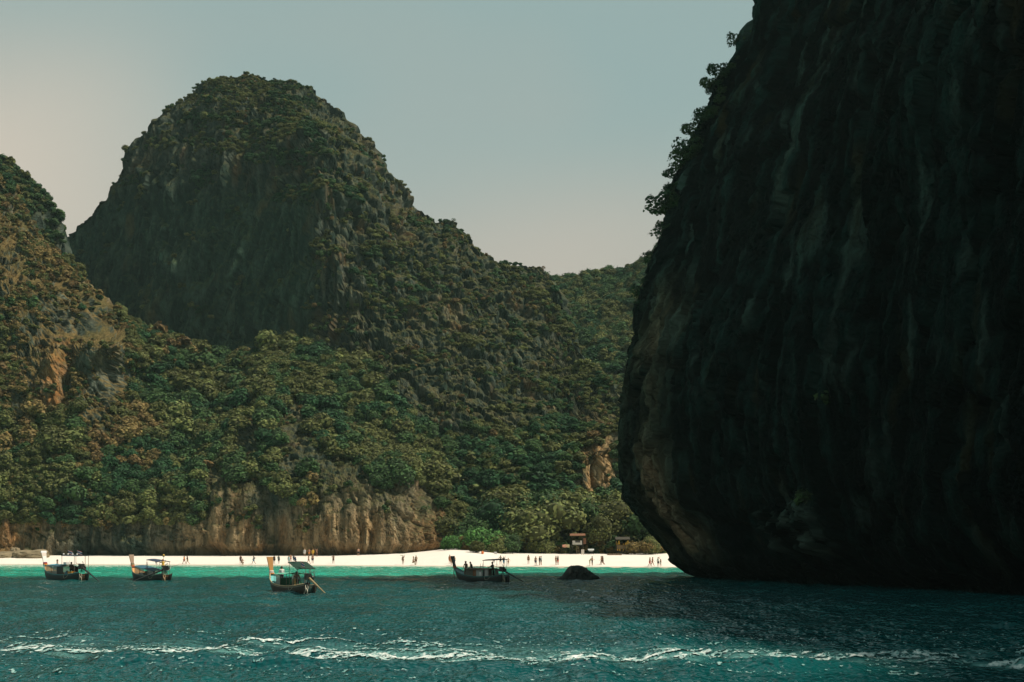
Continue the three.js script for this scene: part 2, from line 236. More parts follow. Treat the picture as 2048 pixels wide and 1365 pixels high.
// ---------------------------------------------------------------- the saddle behind, seen in the gap beside the dark cliff
const saddle = makeHill({
  cols: 150, rows: 110, back: 80,
  ridge: [[1010, 560, 520], [1060, 556, 515], [1100, 560, 510], [1130, 566, 508], [1160, 566, 506], [1190, 556, 504], [1225, 552, 502], [1252, 556, 500], [1275, 540, 498], [1310, 512, 496], [1340, 485, 495], [1420, 400, 494], [1500, 340, 494]],
  inner: [[1010, 1100, 380], [1150, 1100, 360], [1300, 1100, 350], [1500, 1100, 345], [1160, 800, 405], [1200, 700, 430], [1240, 680, 438], [1300, 700, 420], [1200, 620, 470], [1260, 610, 466], [1330, 600, 450], [1150, 600, 485], [1300, 560, 470], [1500, 700, 400]],
  relief: (x, y, z) => 5 * fbm(x / 20, y / 20, z / 20, 3) + 0.8 * (ribs(x, y, z, 3.4) - 0.5),
  color: (x, y, z, px, py, ny) => rockColor(x, y, z, ny, 0, 0),
});
top(new THREE.Mesh(saddle.g, rockMat), 'saddle_hill', 'distant green saddle seen between the mountain and the dark cliff', null, null, 'structure');

// ---------------------------------------------------------------- the dark overhanging cliff on the right
const TIP = [[-4, 1385], [0, 1372], [0.8, 1350], [2, 1333], [4.5, 1312], [6, 1296], [8, 1268], [10, 1252], [16, 1240], [22, 1246], [28, 1256], [36, 1276], [44, 1306], [49, 1326], [52, 1338], [56, 1370], [60, 1398], [65, 1440], [70, 1475], [77, 1515], [84, 1535], [92, 1565], [104, 1600]].map(([y, px]) => [y, wx(px + 22 * sstep(32, 52, y), 152)]);
const plan = new THREE.CatmullRomCurve3([[100, -176], [60, -170], [32, -163.5], [19.5, -158], [16, -152], [17.3, -146], [20.5, -138], [24.5, -128], [30, -116], [36, -104], [40.5, -92], [44.5, -78], [48, -62], [51, -42], [53, -18], [62, 4], [90, 8], [122, -40], [135, -110], [130, -160]].map(([x, z]) => V(x, 0, z)), true, 'centripetal');
const cliffSurface = (() => {
  const samples = []; const N = 3000; let at = 0, prev = null;
  for (let i = 0; i <= N; i++) { const p = plan.getPoint(i / N), t = plan.getTangent(i / N); if (prev) at += p.distanceTo(prev); samples.push({ p, n: V(-t.z, 0, t.x), s: at }); prev = p; }
  return { samples, length: at, find: (s) => { let a = 0, b = N; while (b - a > 1) { const m = (a + b) >> 1; if (samples[m].s <= s) a = m; else b = m; } return samples[a]; } };
})();
{
  const L = cliffSurface.length, tipS = cliffSurface.samples.find((q, i) => i > 0 && Math.abs(q.p.x - 16) < 0.05 && Math.abs(q.p.z + 152) < 0.5)?.s ?? 60;
  cliffSurface.tipS = tipS;
  // columns: dense where the face is seen, sparse behind
  const ss = []; for (let s = 0; s < L;) { ss.push(s); const k = s - tipS; s += k < -30 ? 2.5 : k < -12 ? 0.5 : k < 75 ? 0.18 : k < 90 ? 0.6 : 4; }
  const cols = ss.length, ys = []; for (let y = -4; y < 88; y += y < 64 ? 0.21 : 0.5) ys.push(y);
  const cap = 14, R = ys.length + cap, pos = new Float32Array((cols + 1) * R * 3), uv = new Float32Array((cols + 1) * R * 2), col = new Float32Array((cols + 1) * R * 3);
  const meta = new Float32Array((cols + 1) * R * 2);
  for (let i = 0; i <= cols; i++) {
    const s = i === cols ? 0 : ss[i], q = cliffSurface.find(s), k = s - tipS, tipW = Math.exp(-((k / 34) ** 2)), w = 0.25 + 0.75 * tipW;
    for (let j = 0; j < R; j++) {
      const y0 = j < ys.length ? ys[j] : 88 + 12 * (j - ys.length + 1) / cap, shrink = j < ys.length ? 0 : ((j - ys.length + 1) / cap) ** 1.2;
      let x = q.p.x + (curve(TIP, y0) - 16) * w, z = q.p.z, y = y0 < 45 ? y0 : 45 + (y0 - 45) * lerp(0.6, 1, (1 - sstep(-138, -102, q.p.z))) * (1 + 0.45 * fbm(s / 6, 3, 1, 4));
      // undercut along the waterline, bulge above it
      let h = -3.2 * (1 - sstep(0.6, 5.5, y0)) * (1 - tipW) - 0.8 * (1 - sstep(0.2, 2.4, y0));
      h += 0.6 * sstep(5, 14, y0) * (1 - sstep(14, 40, y0));
      const wob = 0.5 * fbm(x / 5, y / 9, z / 5, 2), big = fbm(x / 13, y / 22, z / 13, 3), fine = fbm(x / 0.9, y / 1.6, z / 0.9, 3), lumpy = sstep(-0.25, 0.35, fbm(x / 11 + 9, y / 12, z / 11, 2));
      const calm = 0.35 + 0.65 * sstep(0, 9, Math.abs(k)), b1 = broken(x / 3.2 + wob, y / 11 + wob * 0.5, z / 3.2), b2 = broken(x / 1.25 + wob * 2 + 9, y / 4.2 + wob, z / 1.25), crk = brokenOut.crack, cellTone = brokenOut.tone, b3 = broken(x / 0.6 + 31, y / 1.1 + wob, z / 0.6);
      h += 3.2 * big * calm + (1.15 * b1 + 0.6 * b2 * (0.4 + lumpy) + 0.22 * b3) * (0.6 + 0.4 * calm) + 0.3 * fine + 0.8 * fbm(x / 4, y / 5, z / 4, 3);
      const rb2 = 0;
      // two pale lumps low on the face
      const lumps = Math.max(blob(s, y0, tipS + 31.2, 5.6, 1.6, 2.4), blob(s, y0, tipS + 36.8, 5.9, 2.6, 2.9)); h += 2.4 * sstep(0.15, 0.6, lumps) * (1 + 0.5 * fine + 0.5 * b2 + 0.4 * b3);
      x += q.n.x * h; z += q.n.z * h; y += 0.15 * fine;
      x = lerp(x, 85, shrink); z = lerp(z, -130, shrink);
      const o = (i * R + j) * 3; pos[o] = x; pos[o + 1] = y; pos[o + 2] = z;
      uv[(i * R + j) * 2] = s / 9; uv[(i * R + j) * 2 + 1] = y / 9;
      // colour: dark weathered limestone with drip streaks, tan and pale patches
      const drip = 0.55 * fbm(s / 1.3, y / 22, 4, 4) + 0.6 * fbm(s / 0.5, y / 14, 9, 3) * sstep(-0.2, 0.2, fbm(s / 6, y / 9, 1, 2)), patch = fbm(s / 7 + 3, y / 11, 2, 3);
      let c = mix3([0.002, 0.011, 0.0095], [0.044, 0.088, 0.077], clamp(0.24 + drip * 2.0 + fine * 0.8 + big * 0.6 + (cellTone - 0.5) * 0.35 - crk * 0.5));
      c = mix3(c, [0.17, 0.2, 0.175], clamp((fbm(s / 1.1 + 8, y / 7 + 2, 7, 5) + patch * 0.6 - 0.24) * 4) * 0.7);
      c = mix3(c, [0.19, 0.11, 0.05], clamp((fbm(s / 1.6 + 1, y / 10 + 6, 3, 3) + patch * 0.3 - 0.31) * 2.6) * 0.55);
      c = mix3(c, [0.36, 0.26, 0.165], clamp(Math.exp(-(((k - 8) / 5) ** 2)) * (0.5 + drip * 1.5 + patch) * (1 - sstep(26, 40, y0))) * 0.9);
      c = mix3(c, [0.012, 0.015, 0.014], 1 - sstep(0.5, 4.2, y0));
      c = mix3(c, [0.34, 0.34, 0.295], sstep(0.22, 0.5, lumps) * clamp(0.5 + drip * 1.4 + fine * 1.3 - crk * 0.8));
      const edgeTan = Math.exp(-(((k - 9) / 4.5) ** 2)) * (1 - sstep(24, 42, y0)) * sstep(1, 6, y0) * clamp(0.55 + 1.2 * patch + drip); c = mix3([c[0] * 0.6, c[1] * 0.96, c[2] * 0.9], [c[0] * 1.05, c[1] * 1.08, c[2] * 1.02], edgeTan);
      const black = 0.7 * (0.68 + 0.32 * sstep(2, 34, y0 + 14 * patch)) * (1 - 0.25 * sstep(25, 50, k + 20 * patch)) * (k < 14 ? 1.15 : 1); // shade painted into the colour: darker low down and toward the near end
      const paintedShade = lerp(black, 0.95, edgeTan * 0.9); col[o] = c[0] * paintedShade; col[o + 1] = c[1] * paintedShade; col[o + 2] = c[2] * paintedShade;
      meta[(i * R + j) * 2] = k; meta[(i * R + j) * 2 + 1] = y0;
    }
  }
  const index = []; for (let i = 0; i < cols; i++) for (let j = 0; j < R - 1; j++) { const a = i * R + j, b = a + R; index.push(a, a + 1, b, b, a + 1, b + 1); }
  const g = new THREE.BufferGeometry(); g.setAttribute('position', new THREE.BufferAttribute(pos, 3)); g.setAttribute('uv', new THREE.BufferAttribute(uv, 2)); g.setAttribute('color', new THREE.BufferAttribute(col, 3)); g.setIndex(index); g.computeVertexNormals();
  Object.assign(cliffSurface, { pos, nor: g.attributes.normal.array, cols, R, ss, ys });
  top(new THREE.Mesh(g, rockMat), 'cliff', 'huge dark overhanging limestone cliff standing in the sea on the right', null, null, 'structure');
  console.log('cliff verts', pos.length / 3);
}

// ---------------------------------------------------------------- the beach
const shoreD = (x) => { const px = 1024 + F * x / 228; return 10560 / (curve([[-600, 1129], [0, 1130.5], [500, 1131.5], [1000, 1134.5], [1340, 1136.5], [1700, 1138]], px) - HZ); };
const beachBack = [[-330, 1.5], [-110, 1.7], [-92, 1.45], [-66, 1.45], [-40, 1.5], [-24, 1.9], [-13, 2.9], [-8, 2.7], [-2, 2.0], [10, 1.75], [34, 1.7], [60, 1.6]];
function beachY(x, d) {
  const dw = shoreD(x), t = (d - dw) / (264 - dw), yb = curve(beachBack, x);
  if (t <= 0) return (d - dw) * 0.05;
  const y = t < 1 ? yb * (0.35 * sstep(0, 0.25, t) + 0.65 * sstep(0.05, 1.0, t)) : yb + 0.03 * (d - 264);
  return y + 0.05 * fbm(x / 3, d / 2, 1, 3) * sstep(0, 0.15, t);
}
function beachPoint(px, py) { let lo = 205, hi = 300; for (let k = 0; k < 30; k++) { const d = (lo + hi) / 2, [, q] = toPx(wx(px, d), beachY(wx(px, d), d), -d); if (q > py) lo = d; else hi = d; } return V(wx(px, lo), beachY(wx(px, lo), lo), -lo); }
{
  const nx = 420, nz = 90, pos = [], uv = [], index = [];
  for (let i = 0; i <= nx; i++) for (let j = 0; j <= nz; j++) { const x = lerp(-190, 90, i / nx), d = lerp(195, 310, (j / nz) ** 1.0); pos.push(x, beachY(x, d), -d); uv.push(x / 3, d / 3); }
  for (let i = 0; i < nx; i++) for (let j = 0; j < nz; j++) { const a = i * (nz + 1) + j, b = a + nz + 1; index.push(a, b, a + 1, b, b + 1, a + 1); }
  const g = new THREE.BufferGeometry(); g.setAttribute('position', new THREE.Float32BufferAttribute(pos, 3)); g.setAttribute('uv', new THREE.Float32BufferAttribute(uv, 2)); g.setIndex(index); g.computeVertexNormals();
  const c = []; for (let k = 0; k < pos.length; k += 3) { const wet = 1 - sstep(0.02, 0.16, pos[k + 1]); const l = 1 + 0.06 * fbm(pos[k] / 4, pos[k + 2] / 3, 2, 3), d = [0.72 * l, 0.66 * l, 0.60 * l]; c.push(...mix3(d, [0.42, 0.36, 0.27], wet)); }
  g.setAttribute('color', new THREE.Float32BufferAttribute(c, 3));
  const m = new THREE.MeshStandardMaterial({ roughness: 0.95, vertexColors: true, bumpMap: noiseTexture(256, (u, v) => 0.5 + 0.4 * wrapN(u, v, 12, 1) + 0.3 * wrapN(u, v, 40, 2)), bumpScale: 0.06 });
  top(new THREE.Mesh(g, m), 'beach', 'strip of white sand below the wooded cliffs', null, null, 'structure');
}
// ---------------------------------------------------------------- the sea
const WAVES = (() => { const r = rng(91), w = []; for (let i = 0; i < 46; i++) { const len = 0.3 * Math.pow(15, (i + r()) / 46), a = 0.75 + (r() - 0.5) * 1.9, k = 2 * Math.PI / len; w.push([k * Math.cos(a), k * Math.sin(a), r() * 6.283, 0.0098 * Math.pow(len, 0.8) * (0.5 + r()), len]); } return w; })();
const wakeLine = [[-60, 50.5], [-21, 49.8], [-10.5, 48.0], [-2.4, 45.9], [0, 45.3], [4.3, 46.0], [8.2, 46.4], [12.7, 45.2], [18.3, 43.0], [30, 42.2], [60, 42]];
function wave(x, d, cell = 0.05) {
  let y = 0; const gust = 0.75 + 0.5 * fbm(x / 11, d / 17, 6, 2);
  for (const [kx, kz, p, a, len] of WAVES) if (len > cell * 2.2) y += a * Math.sin(kx * x + kz * d + p) * (len < 2.5 ? gust : 1);
  const e = d - curve(wakeLine, x); // the wake: a few steeper ridges either side of the churned line
  if (Math.abs(e) < 16) { const m = Math.exp(-(((e - 7.0) / 1.3) ** 2)) + 0.9 * Math.exp(-(((e + 3.6) / 0.9) ** 2)) + 0.4 * Math.exp(-(((e + 8) / 1.6) ** 2)); y += 0.3 * m * clamp(0.45 + 1.5 * fbm(x / 3.2, 4, e / 5, 2)); }
  return y * (1 - 0.8 * sstep(190, 235, d));
}
const shallow = (x, d) => { const e = d + 3.0 * fbm(x / 30, d / 14, 3, 3) + 2.2 * fbm(x / 7, d / 3, 8, 2); return sstep(149, 162, e); };
function seaColor(x, d) {
  const s = shallow(x, d), edge = sstep(205, 232, d + 6 * fbm(x / 14, d / 9, 2, 3)), band = 0.5 + fbm(x / 40, d / 5, 4, 4);
  let c = mix3([0.003, 0.053, 0.058], [0.004, 0.074, 0.076], clamp(0.5 + 1.4 * fbm(x / 16, d / 9, 1, 3)));
  c = mix3(c, [0.003, 0.064, 0.058], sstep(110, 150, d) * 0.6);
  c = mix3(c, mix3([0.006, 0.27, 0.195], [0.055, 0.47, 0.335], clamp(band)), s);
  c = mix3(c, [0.22, 0.5, 0.37], edge * s * 0.8);
  const e = d - curve(wakeLine, x); // air mixed into the churned water
  return mix3(c, [0.13, 0.32, 0.30], 0.95 * (Math.exp(-((e / 1.3) ** 2)) + 0.5 * Math.exp(-(((e - 3) / 1.6) ** 2)) + 0.45 * Math.exp(-(((e + 2.3) / 0.9) ** 2))) * clamp(0.45 + 1.9 * fbm(x / 1.6, e * 1.8, 3, 4)));
}
{
  const ds = [-160, -60, 0, 16, 26]; for (let d = 31; d < 262;) { ds.push(d); d += 0.105 * Math.pow(d / 40, 1.38); } ds.push(280, 400, 900, 4000);
  const us = [-30, -12, -5, -2.5, -1.4, -0.9, -0.7]; for (let i = 0; i <= 560; i++) us.push(lerp(-0.56, 0.56, i / 560)); us.push(0.7, 0.9, 1.4, 2.5, 5, 12, 30);
  const R = ds.length, pos = new Float32Array(us.length * R * 3), uv = new Float32Array(us.length * R * 2), col = new Float32Array(us.length * R * 3), index = [];
  us.forEach((u, i) => ds.forEach((d, j) => {
    const dd = Math.max(d, 30), x = u * dd, o = (i * R + j) * 3, near = Math.abs(u) < 0.6 && d > 30 && d < 262, cell = Math.max(1.12 * dd / 560, 0.105 * Math.pow(dd / 40, 1.38));
    pos[o] = x; pos[o + 1] = near ? wave(x, d, cell) : 0; pos[o + 2] = -d;
    uv[(i * R + j) * 2] = x / 9; uv[(i * R + j) * 2 + 1] = d / 9;
    const c = seaColor(x, clamp(d, 30, 300)); col[o] = c[0]; col[o + 1] = c[1]; col[o + 2] = c[2];
  }));
  for (let i = 0; i < us.length - 1; i++) for (let j = 0; j < R - 1; j++) { const a = i * R + j, b = a + R; index.push(a, b, a + 1, b, b + 1, a + 1); }
  const g = new THREE.BufferGeometry(); g.setAttribute('position', new THREE.BufferAttribute(pos, 3)); g.setAttribute('uv', new THREE.BufferAttribute(uv, 2)); g.setAttribute('color', new THREE.BufferAttribute(col, 3)); g.setIndex(index); g.computeVertexNormals();
  const r = rng(33), ks = []; for (let i = 0; i < 60; i++) { const k = 8 + r() * 44, a = 0.75 + (r() - 0.5) * 2.4; ks.push([Math.round(k * Math.cos(a)), Math.round(k * Math.sin(a)), r() * 6.28, 1 / Math.pow(k, 0.9)]); }
  const tot = ks.reduce((s, k) => s + k[3], 0), bump = noiseTexture(512, (u, v) => { let s = 0; for (const [a, b, p, w] of ks) s += w * Math.sin(6.2831853 * (a * u + b * v) + p); return 0.5 + 1.3 * s / tot; });
  const m = new THREE.MeshPhysicalMaterial({ roughness: 0.07, ior: 1.33, vertexColors: true, bumpMap: bump, bumpScale: 0.15 });
  top(new THREE.Mesh(g, m), 'sea', 'teal sea with a turquoise shallow band along the sand', null, null, 'structure');
  console.log('sea verts', pos.length / 3);
}
{ // foam of the passing boat's wake: only the lacy patches where the churned water is white
  const nx = 1500, x0 = -24, x1 = 24, nd = 300, d0 = 39, d1 = 60, id = new Int32Array((nx + 1) * (nd + 1)).fill(-1), pos = [], col = [], index = [], dens = new Float32Array((nx + 1) * (nd + 1)), ok = new Uint8Array((nx + 1) * (nd + 1));
  const bands = (x, d) => {
    const e = d - curve(wakeLine, x) + 0.5 * fbm(x / 2.5, d, 8, 2), k = fbm(x / 5.5, 1.3, 2, 3);
    let f = 0.72 * Math.exp(-((e / 1.15) ** 2)) * (0.78 + 0.4 * k) + 0.5 * Math.exp(-(((e + 1.2 + k) / 0.35) ** 2)) * clamp(0.6 + 1.6 * k) ;
    f += 0.5 * Math.exp(-(((e - 2.4 - 1.2 * k) / 0.8) ** 2)) * clamp(0.55 + 2.2 * fbm(x / 4 + 9, 2, 1, 2));
    f += 0.52 * Math.exp(-(((e - 5.0 - k) / 0.9) ** 2)) * clamp(0.15 + 3 * fbm(x / 5 + 3, 5, 7, 2)) * (1 - sstep(-8, 3, x) * 0.8);
    f += 0.45 * Math.exp(-(((e + 2.8 + 0.7 * k) / 0.4) ** 2)) * clamp(0.1 + 2.6 * fbm(x / 3 + 5, 6, 3, 2));
    return f;
  };
  for (let i = 0; i <= nx; i++) for (let j = 0; j <= nd; j++) {
    const x = lerp(x0, x1, i / nx), d = lerp(d0, d1, j / nd), n = 0.75 * (1 - 2 * Math.abs(noise(x * 0.55, d * 2.4, 3))) + 0.55 * (1 - 2 * Math.abs(noise(x * 1.7, d * 4.5, 8))) + 0.9 * noise(x * 5, d * 7, 5) + 0.8 * noise(x * 15, d * 14, 6) - 0.55;
    const f = bands(x, d) + 0.36 * n - 0.3; ok[i * (nd + 1) + j] = f > 0 ? 1 : 0; dens[i * (nd + 1) + j] = f;
  }
  const vert = (i, j) => { const k = i * (nd + 1) + j; if (id[k] < 0) { id[k] = pos.length / 3; const x = lerp(x0, x1, i / nx) + 0.02 * noise(i * 0.9, j * 0.9, 3), d = lerp(d0, d1, j / nd) + 0.04 * noise(i * 0.9, j * 0.9, 7); pos.push(x, wave(x, d, 0.15) + 0.035 + 0.03 * Math.abs(noise(x * 9, d * 9, 2)), -d); col.push(...mix3([0.1, 0.27, 0.26], [0.74, 0.76, 0.73], sstep(0.0, 0.62, dens[k]))); } return id[k]; };
  for (let i = 0; i < nx; i++) for (let j = 0; j < nd; j++) {
    const q = [[i, j], [i + 1, j], [i + 1, j + 1], [i, j + 1]], on = q.filter(([a, b]) => ok[a * (nd + 1) + b]);
    if (on.length === 4) { const v = q.map((p) => vert(...p)); index.push(v[0], v[1], v[2], v[0], v[2], v[3]); } else if (on.length === 3) index.push(...on.map((p) => vert(...p)));
  }
  const g = new THREE.BufferGeometry(); g.setAttribute('position', new THREE.Float32BufferAttribute(pos, 3)); g.setAttribute('color', new THREE.Float32BufferAttribute(col, 3)); g.setIndex(index); g.computeVertexNormals();
  top(new THREE.Mesh(g, new THREE.MeshStandardMaterial({ roughness: 0.6, vertexColors: true })), 'wake_foam', 'white foam lines of a boat wake across the near water', 'foam', null, 'stuff');
  console.log('foam tris', index.length / 3);
}
// ---------------------------------------------------------------- foliage: crowns made of leaf sprays round a dark heart of twigs
function crownGeo(seed, { lumps = 11, leaves = 460, size = 0.2, flat = 0.8, spread = 0.55, spiky = false, core = true, sky = 0 }) {
  const r = rng(seed), L = [], pos = [], nor = [], col = [];
  for (let i = 0; i < lumps; i++) {
    const a = r() * 6.283, h = r() * 1.15 - 0.28, q = spread * Math.sqrt(r()) * (h > 0.5 ? 0.7 : 1);
    L.push([q * Math.cos(a), h * flat * 0.75, q * Math.sin(a), 0.32 + 0.24 * r(), 0.85 + 0.3 * r()]);
  }
  const tri = (p, n, c) => { for (const k of [0, 1, 2, 0, 2, 3]) { pos.push(...p[k]); nor.push(...n); col.push(...c); } };
  for (let i = 0; i < leaves; i++) {
    const [cx, cy, cz, cr, tone] = L[(r() * lumps) | 0], u = r() * 2 - 0.85, a = r() * 6.283, cu = clamp(u, -1, 1), q = Math.sqrt(1 - cu * cu), dir = V(q * Math.cos(a), cu, q * Math.sin(a));
    const R = cr * (0.82 + 0.3 * r() + (r() < 0.08 ? 0.3 : 0)), p = V(cx, cy, cz).addScaledVector(dir, R);
    if (L.some(([x, y, z, k]) => Math.hypot(p.x - x, p.y - y, p.z - z) < k * 0.72)) { if (r() < 0.85) continue; }
    const n = dir.clone().add(V(r() - 0.5, r() - 0.2, r() - 0.5).multiplyScalar(1.1)).normalize(), t = V(r() - 0.5, r() - 0.5, r() - 0.5).cross(n).normalize(), b = n.clone().cross(t);
    const s = size * (0.6 + 0.8 * r()), w = spiky ? 0.16 : 0.55 + 0.3 * r(), l = tone * (0.74 + 0.52 * r()), c = [l * (0.94 + 0.16 * r()), l, l * (0.8 + 0.24 * r())];
    const pt = (x, y, z) => p.clone().addScaledVector(t, x * s).addScaledVector(b, y * s).addScaledVector(n, z * s).toArray();
    tri([pt(-1, 0, spiky ? 0.1 : -0.2), pt(0.1, -w, 0.1), pt(1, 0, spiky ? -0.7 : -0.25), pt(-0.1, w, 0.1)], n.toArray(), c);
  }
  if (core) for (const [cx, cy, cz, cr] of L) {
    const g = new THREE.IcosahedronGeometry(cr * 0.8, 1), p = g.attributes.position.array, n = g.attributes.normal.array;
    for (let k = 0; k < p.length; k += 3) { pos.push(p[k] + cx, p[k + 1] * 0.9 + cy, p[k + 2] + cz); nor.push(n[k], n[k + 1], n[k + 2]); col.push(0.42, 0.4, 0.38); }
  }
  const g = new THREE.BufferGeometry(); g.setAttribute('position', new THREE.Float32BufferAttribute(pos, 3)); g.setAttribute('normal', new THREE.Float32BufferAttribute(nor, 3)); g.setAttribute('color', new THREE.Float32BufferAttribute(col, 3));
  return g;
}
const leafMat = new THREE.MeshPhysicalMaterial({ roughness: 0.95, specularIntensity: 0.3, transmission: 0.2, thickness: 0, vertexColors: true, side: THREE.DoubleSide });
const CROWNS = [
  crownGeo(1, { lumps: 14, leaves: 1050, size: 0.125 }), crownGeo(2, { lumps: 11, leaves: 960, size: 0.13, flat: 0.62 }), crownGeo(3, { lumps: 16, leaves: 1050, size: 0.12, flat: 1.0 }),
  crownGeo(4, { lumps: 10, leaves: 900, size: 0.135, flat: 0.5, spread: 0.75 }), crownGeo(5, { lumps: 15, leaves: 1050, size: 0.12, flat: 0.85 }), crownGeo(6, { lumps: 9, leaves: 760, size: 0.14, flat: 0.7 }),
];
const AIRY = [crownGeo(71, { lumps: 8, leaves: 420, size: 0.13, flat: 0.9, spread: 0.8, core: false }), crownGeo(72, { lumps: 6, leaves: 330, size: 0.14, flat: 0.6, spread: 0.95, core: false }), crownGeo(73, { lumps: 10, leaves: 460, size: 0.12, flat: 1.2, spread: 0.6, core: false })];
const BROAD = [crownGeo(41, { lumps: 26, leaves: 3600, size: 0.062, flat: 0.75, spread: 0.72 }), crownGeo(42, { lumps: 20, leaves: 3200, size: 0.066, flat: 0.55, spread: 0.8 }), crownGeo(43, { lumps: 30, leaves: 3600, size: 0.058, flat: 1.0, spread: 0.62 }), crownGeo(44, { lumps: 14, leaves: 2200, size: 0.16, flat: 0.8, spiky: true })];
const SHRUBS = [crownGeo(11, { lumps: 6, leaves: 230, size: 0.24, flat: 0.7 }), crownGeo(12, { lumps: 5, leaves: 200, size: 0.26, flat: 0.5, spread: 0.8 }), crownGeo(13, { lumps: 7, leaves: 260, size: 0.22, flat: 1.0, spread: 0.5 }), crownGeo(14, { lumps: 4, leaves: 190, size: 0.2, flat: 0.6, spiky: true, core: false })];
const GREENS = { dark: [0.048, 0.098, 0.036], deep: [0.026, 0.078, 0.034], olive: [0.106, 0.12, 0.043], pale: [0.142, 0.168, 0.06], rust: [0.145, 0.1, 0.044], straw: [0.21, 0.16, 0.065], bright: [0.08, 0.2, 0.055] };
const pick = (r, table) => { let t = r() * table.reduce((s, k) => s + k[1], 0); for (const [n, w] of table) { t -= w; if (t <= 0) return n; } return table[0][0]; };

function scatter(hill, { tries, seed, accept, radius, gap = 0.8 }) { // spots on a hill's face kept apart from each other
  const r = rng(seed), cells = new Map(), out = [], G = 3;
  for (let k = 0; k < tries; k++) {
    const i = 1 + (r() * (hill.cols - 2)) | 0, j = 1 + (r() * (hill.rows + (hill.R - hill.rows) * 0.12 - 2)) | 0, o = (i * hill.R + j) * 3, x = hill.pos[o], y = hill.pos[o + 1], z = hill.pos[o + 2], ny = hill.nor[o + 1];
    const [px, py] = toPx(x, y, z); if (px < -60 || px > 1420 || y < 0.5) continue;
    const d = accept(px, py, ny, x, y, z); if (d < 0.5 + 0.75 * fbm(x / 3.1 + seed, y / 3.1, z / 3.1, 2) + (r() - 0.5) * 0.16 || d <= 0.02) continue;
    const rad = radius(px, py, r, ny), key = (a, b, c) => a + ',' + b + ',' + c, cx = Math.floor(x / G), cy = Math.floor(y / G), cz = Math.floor(z / G); let free = true;
    for (let a = -1; a <= 1 && free; a++) for (let b = -1; b <= 1 && free; b++) for (let c = -1; c <= 1 && free; c++) for (const q of cells.get(key(cx + a, cy + b, cz + c)) ?? []) if ((q.x - x) ** 2 + (q.y - y) ** 2 + (q.z - z) ** 2 < ((q.rad + rad) * 0.5 * gap) ** 2) { free = false; break; }
    if (!free) continue;
    const q = { x, y, z, px, py, rad, ny, nx: hill.nor[o], nz: hill.nor[o + 2] }; out.push(q);
    const kk = key(cx, cy, cz); if (!cells.has(kk)) cells.set(kk, []); cells.get(kk).push(q);
  }
  return out;
}
const dummy = new THREE.Object3D();
function mass(name, label, spots, protos, seed, colorOf, flatten = 0.85) { // a wood nobody could count: one object
  const root = new THREE.Group(), r = rng(seed), by = protos.map(() => []);
  for (const q of spots) by[(r() * protos.length) | 0].push(q);
  by.forEach((list, n) => {
    if (!list.length) return;
    const m = new THREE.InstancedMesh(protos[n], leafMat, list.length); m.name = 'foliage'; m.castShadow = m.receiveShadow = true; m.userData.kind = 'stuff';
    list.forEach((q, k) => {
      dummy.position.set(q.x, q.y + q.rad * 0.3, q.z); dummy.rotation.set((r() - 0.5) * 0.4, r() * 6.283, (r() - 0.5) * 0.4); dummy.scale.set(q.rad * (0.9 + 0.3 * r()), q.rad * flatten * (0.8 + 0.4 * r()), q.rad * (0.9 + 0.3 * r())); dummy.updateMatrix(); m.setMatrixAt(k, dummy.matrix);
      const c = colorOf(q, r), l = 0.82 + 0.36 * r(); m.setColorAt(k, new THREE.Color().setRGB(c[0] * l, c[1] * l, c[2] * l));
    });
    root.add(m);
  });
  return top(root, name, label, null, null, 'stuff');
}
const hue = (px, py, z) => fbm(px / 70, py / 60, z / 40, 3);

// the front hill
const kindOf = (x, y, z, r, dry) => { // the wood changes in patches, with a few odd trees
  const h = fbm(x / 11, y / 9, z / 14, 3) + 0.5 * fbm(x / 4 + 9, y / 4, z / 6, 2), d = fbm(x / 13 + 40, y / 11, z / 16, 3), t = h + (r() - 0.5) * 0.5;
  if (d + dry + (r() - 0.5) * 0.35 > 0.42) return r() < 0.45 ? 'straw' : r() < 0.4 ? 'rust' : 'olive';
  if (r() < 0.05) return 'pale';
  return t < -0.24 ? 'deep' : t < 0.0 ? 'dark' : t < 0.42 ? 'olive' : 'pale';
};
const frontKind = (q, r) => kindOf(q.x, q.y, q.z, r, (0.5 - q.px / 800) * (1 - 0.8 * sstep(860, 980, q.py)) + 0.04);
const frontSpots = scatter(front, { tries: 60000, seed: 5, gap: 0.86, radius: (px, py, r) => (px < 300 && py < 820 ? 0.9 + 1.2 * r() : 1.4 + 2.9 * r() * r() + 0.5 * r()) * (py > 1010 ? 0.75 : 1), accept: (px, py, ny) => clamp(1 - 1.35 * frontMask(px, py)) * 1.2 * (1 - 0.5 * (1 - sstep(220, 330, px)) * (1 - sstep(780, 880, py))) * (1 - sstep(1055, 1075, py)) });
for (const q of frontSpots) q.kind = frontKind(q, rng((q.px * 7 + q.py * 131) | 0));
const big = frontSpots.filter((q) => q.rad > 1.9 && q.px > 2 && q.py > 690).sort((a, b) => b.rad / -b.z - a.rad / -a.z).slice(0, 190), bigSet = new Set(big);
mass('forest', 'wooded mass of small trees and scrub on the front hill', frontSpots.filter((q) => !bigSet.has(q)), [...CROWNS, ...SHRUBS.slice(0, 3)], 21, (q) => GREENS[q.kind]);
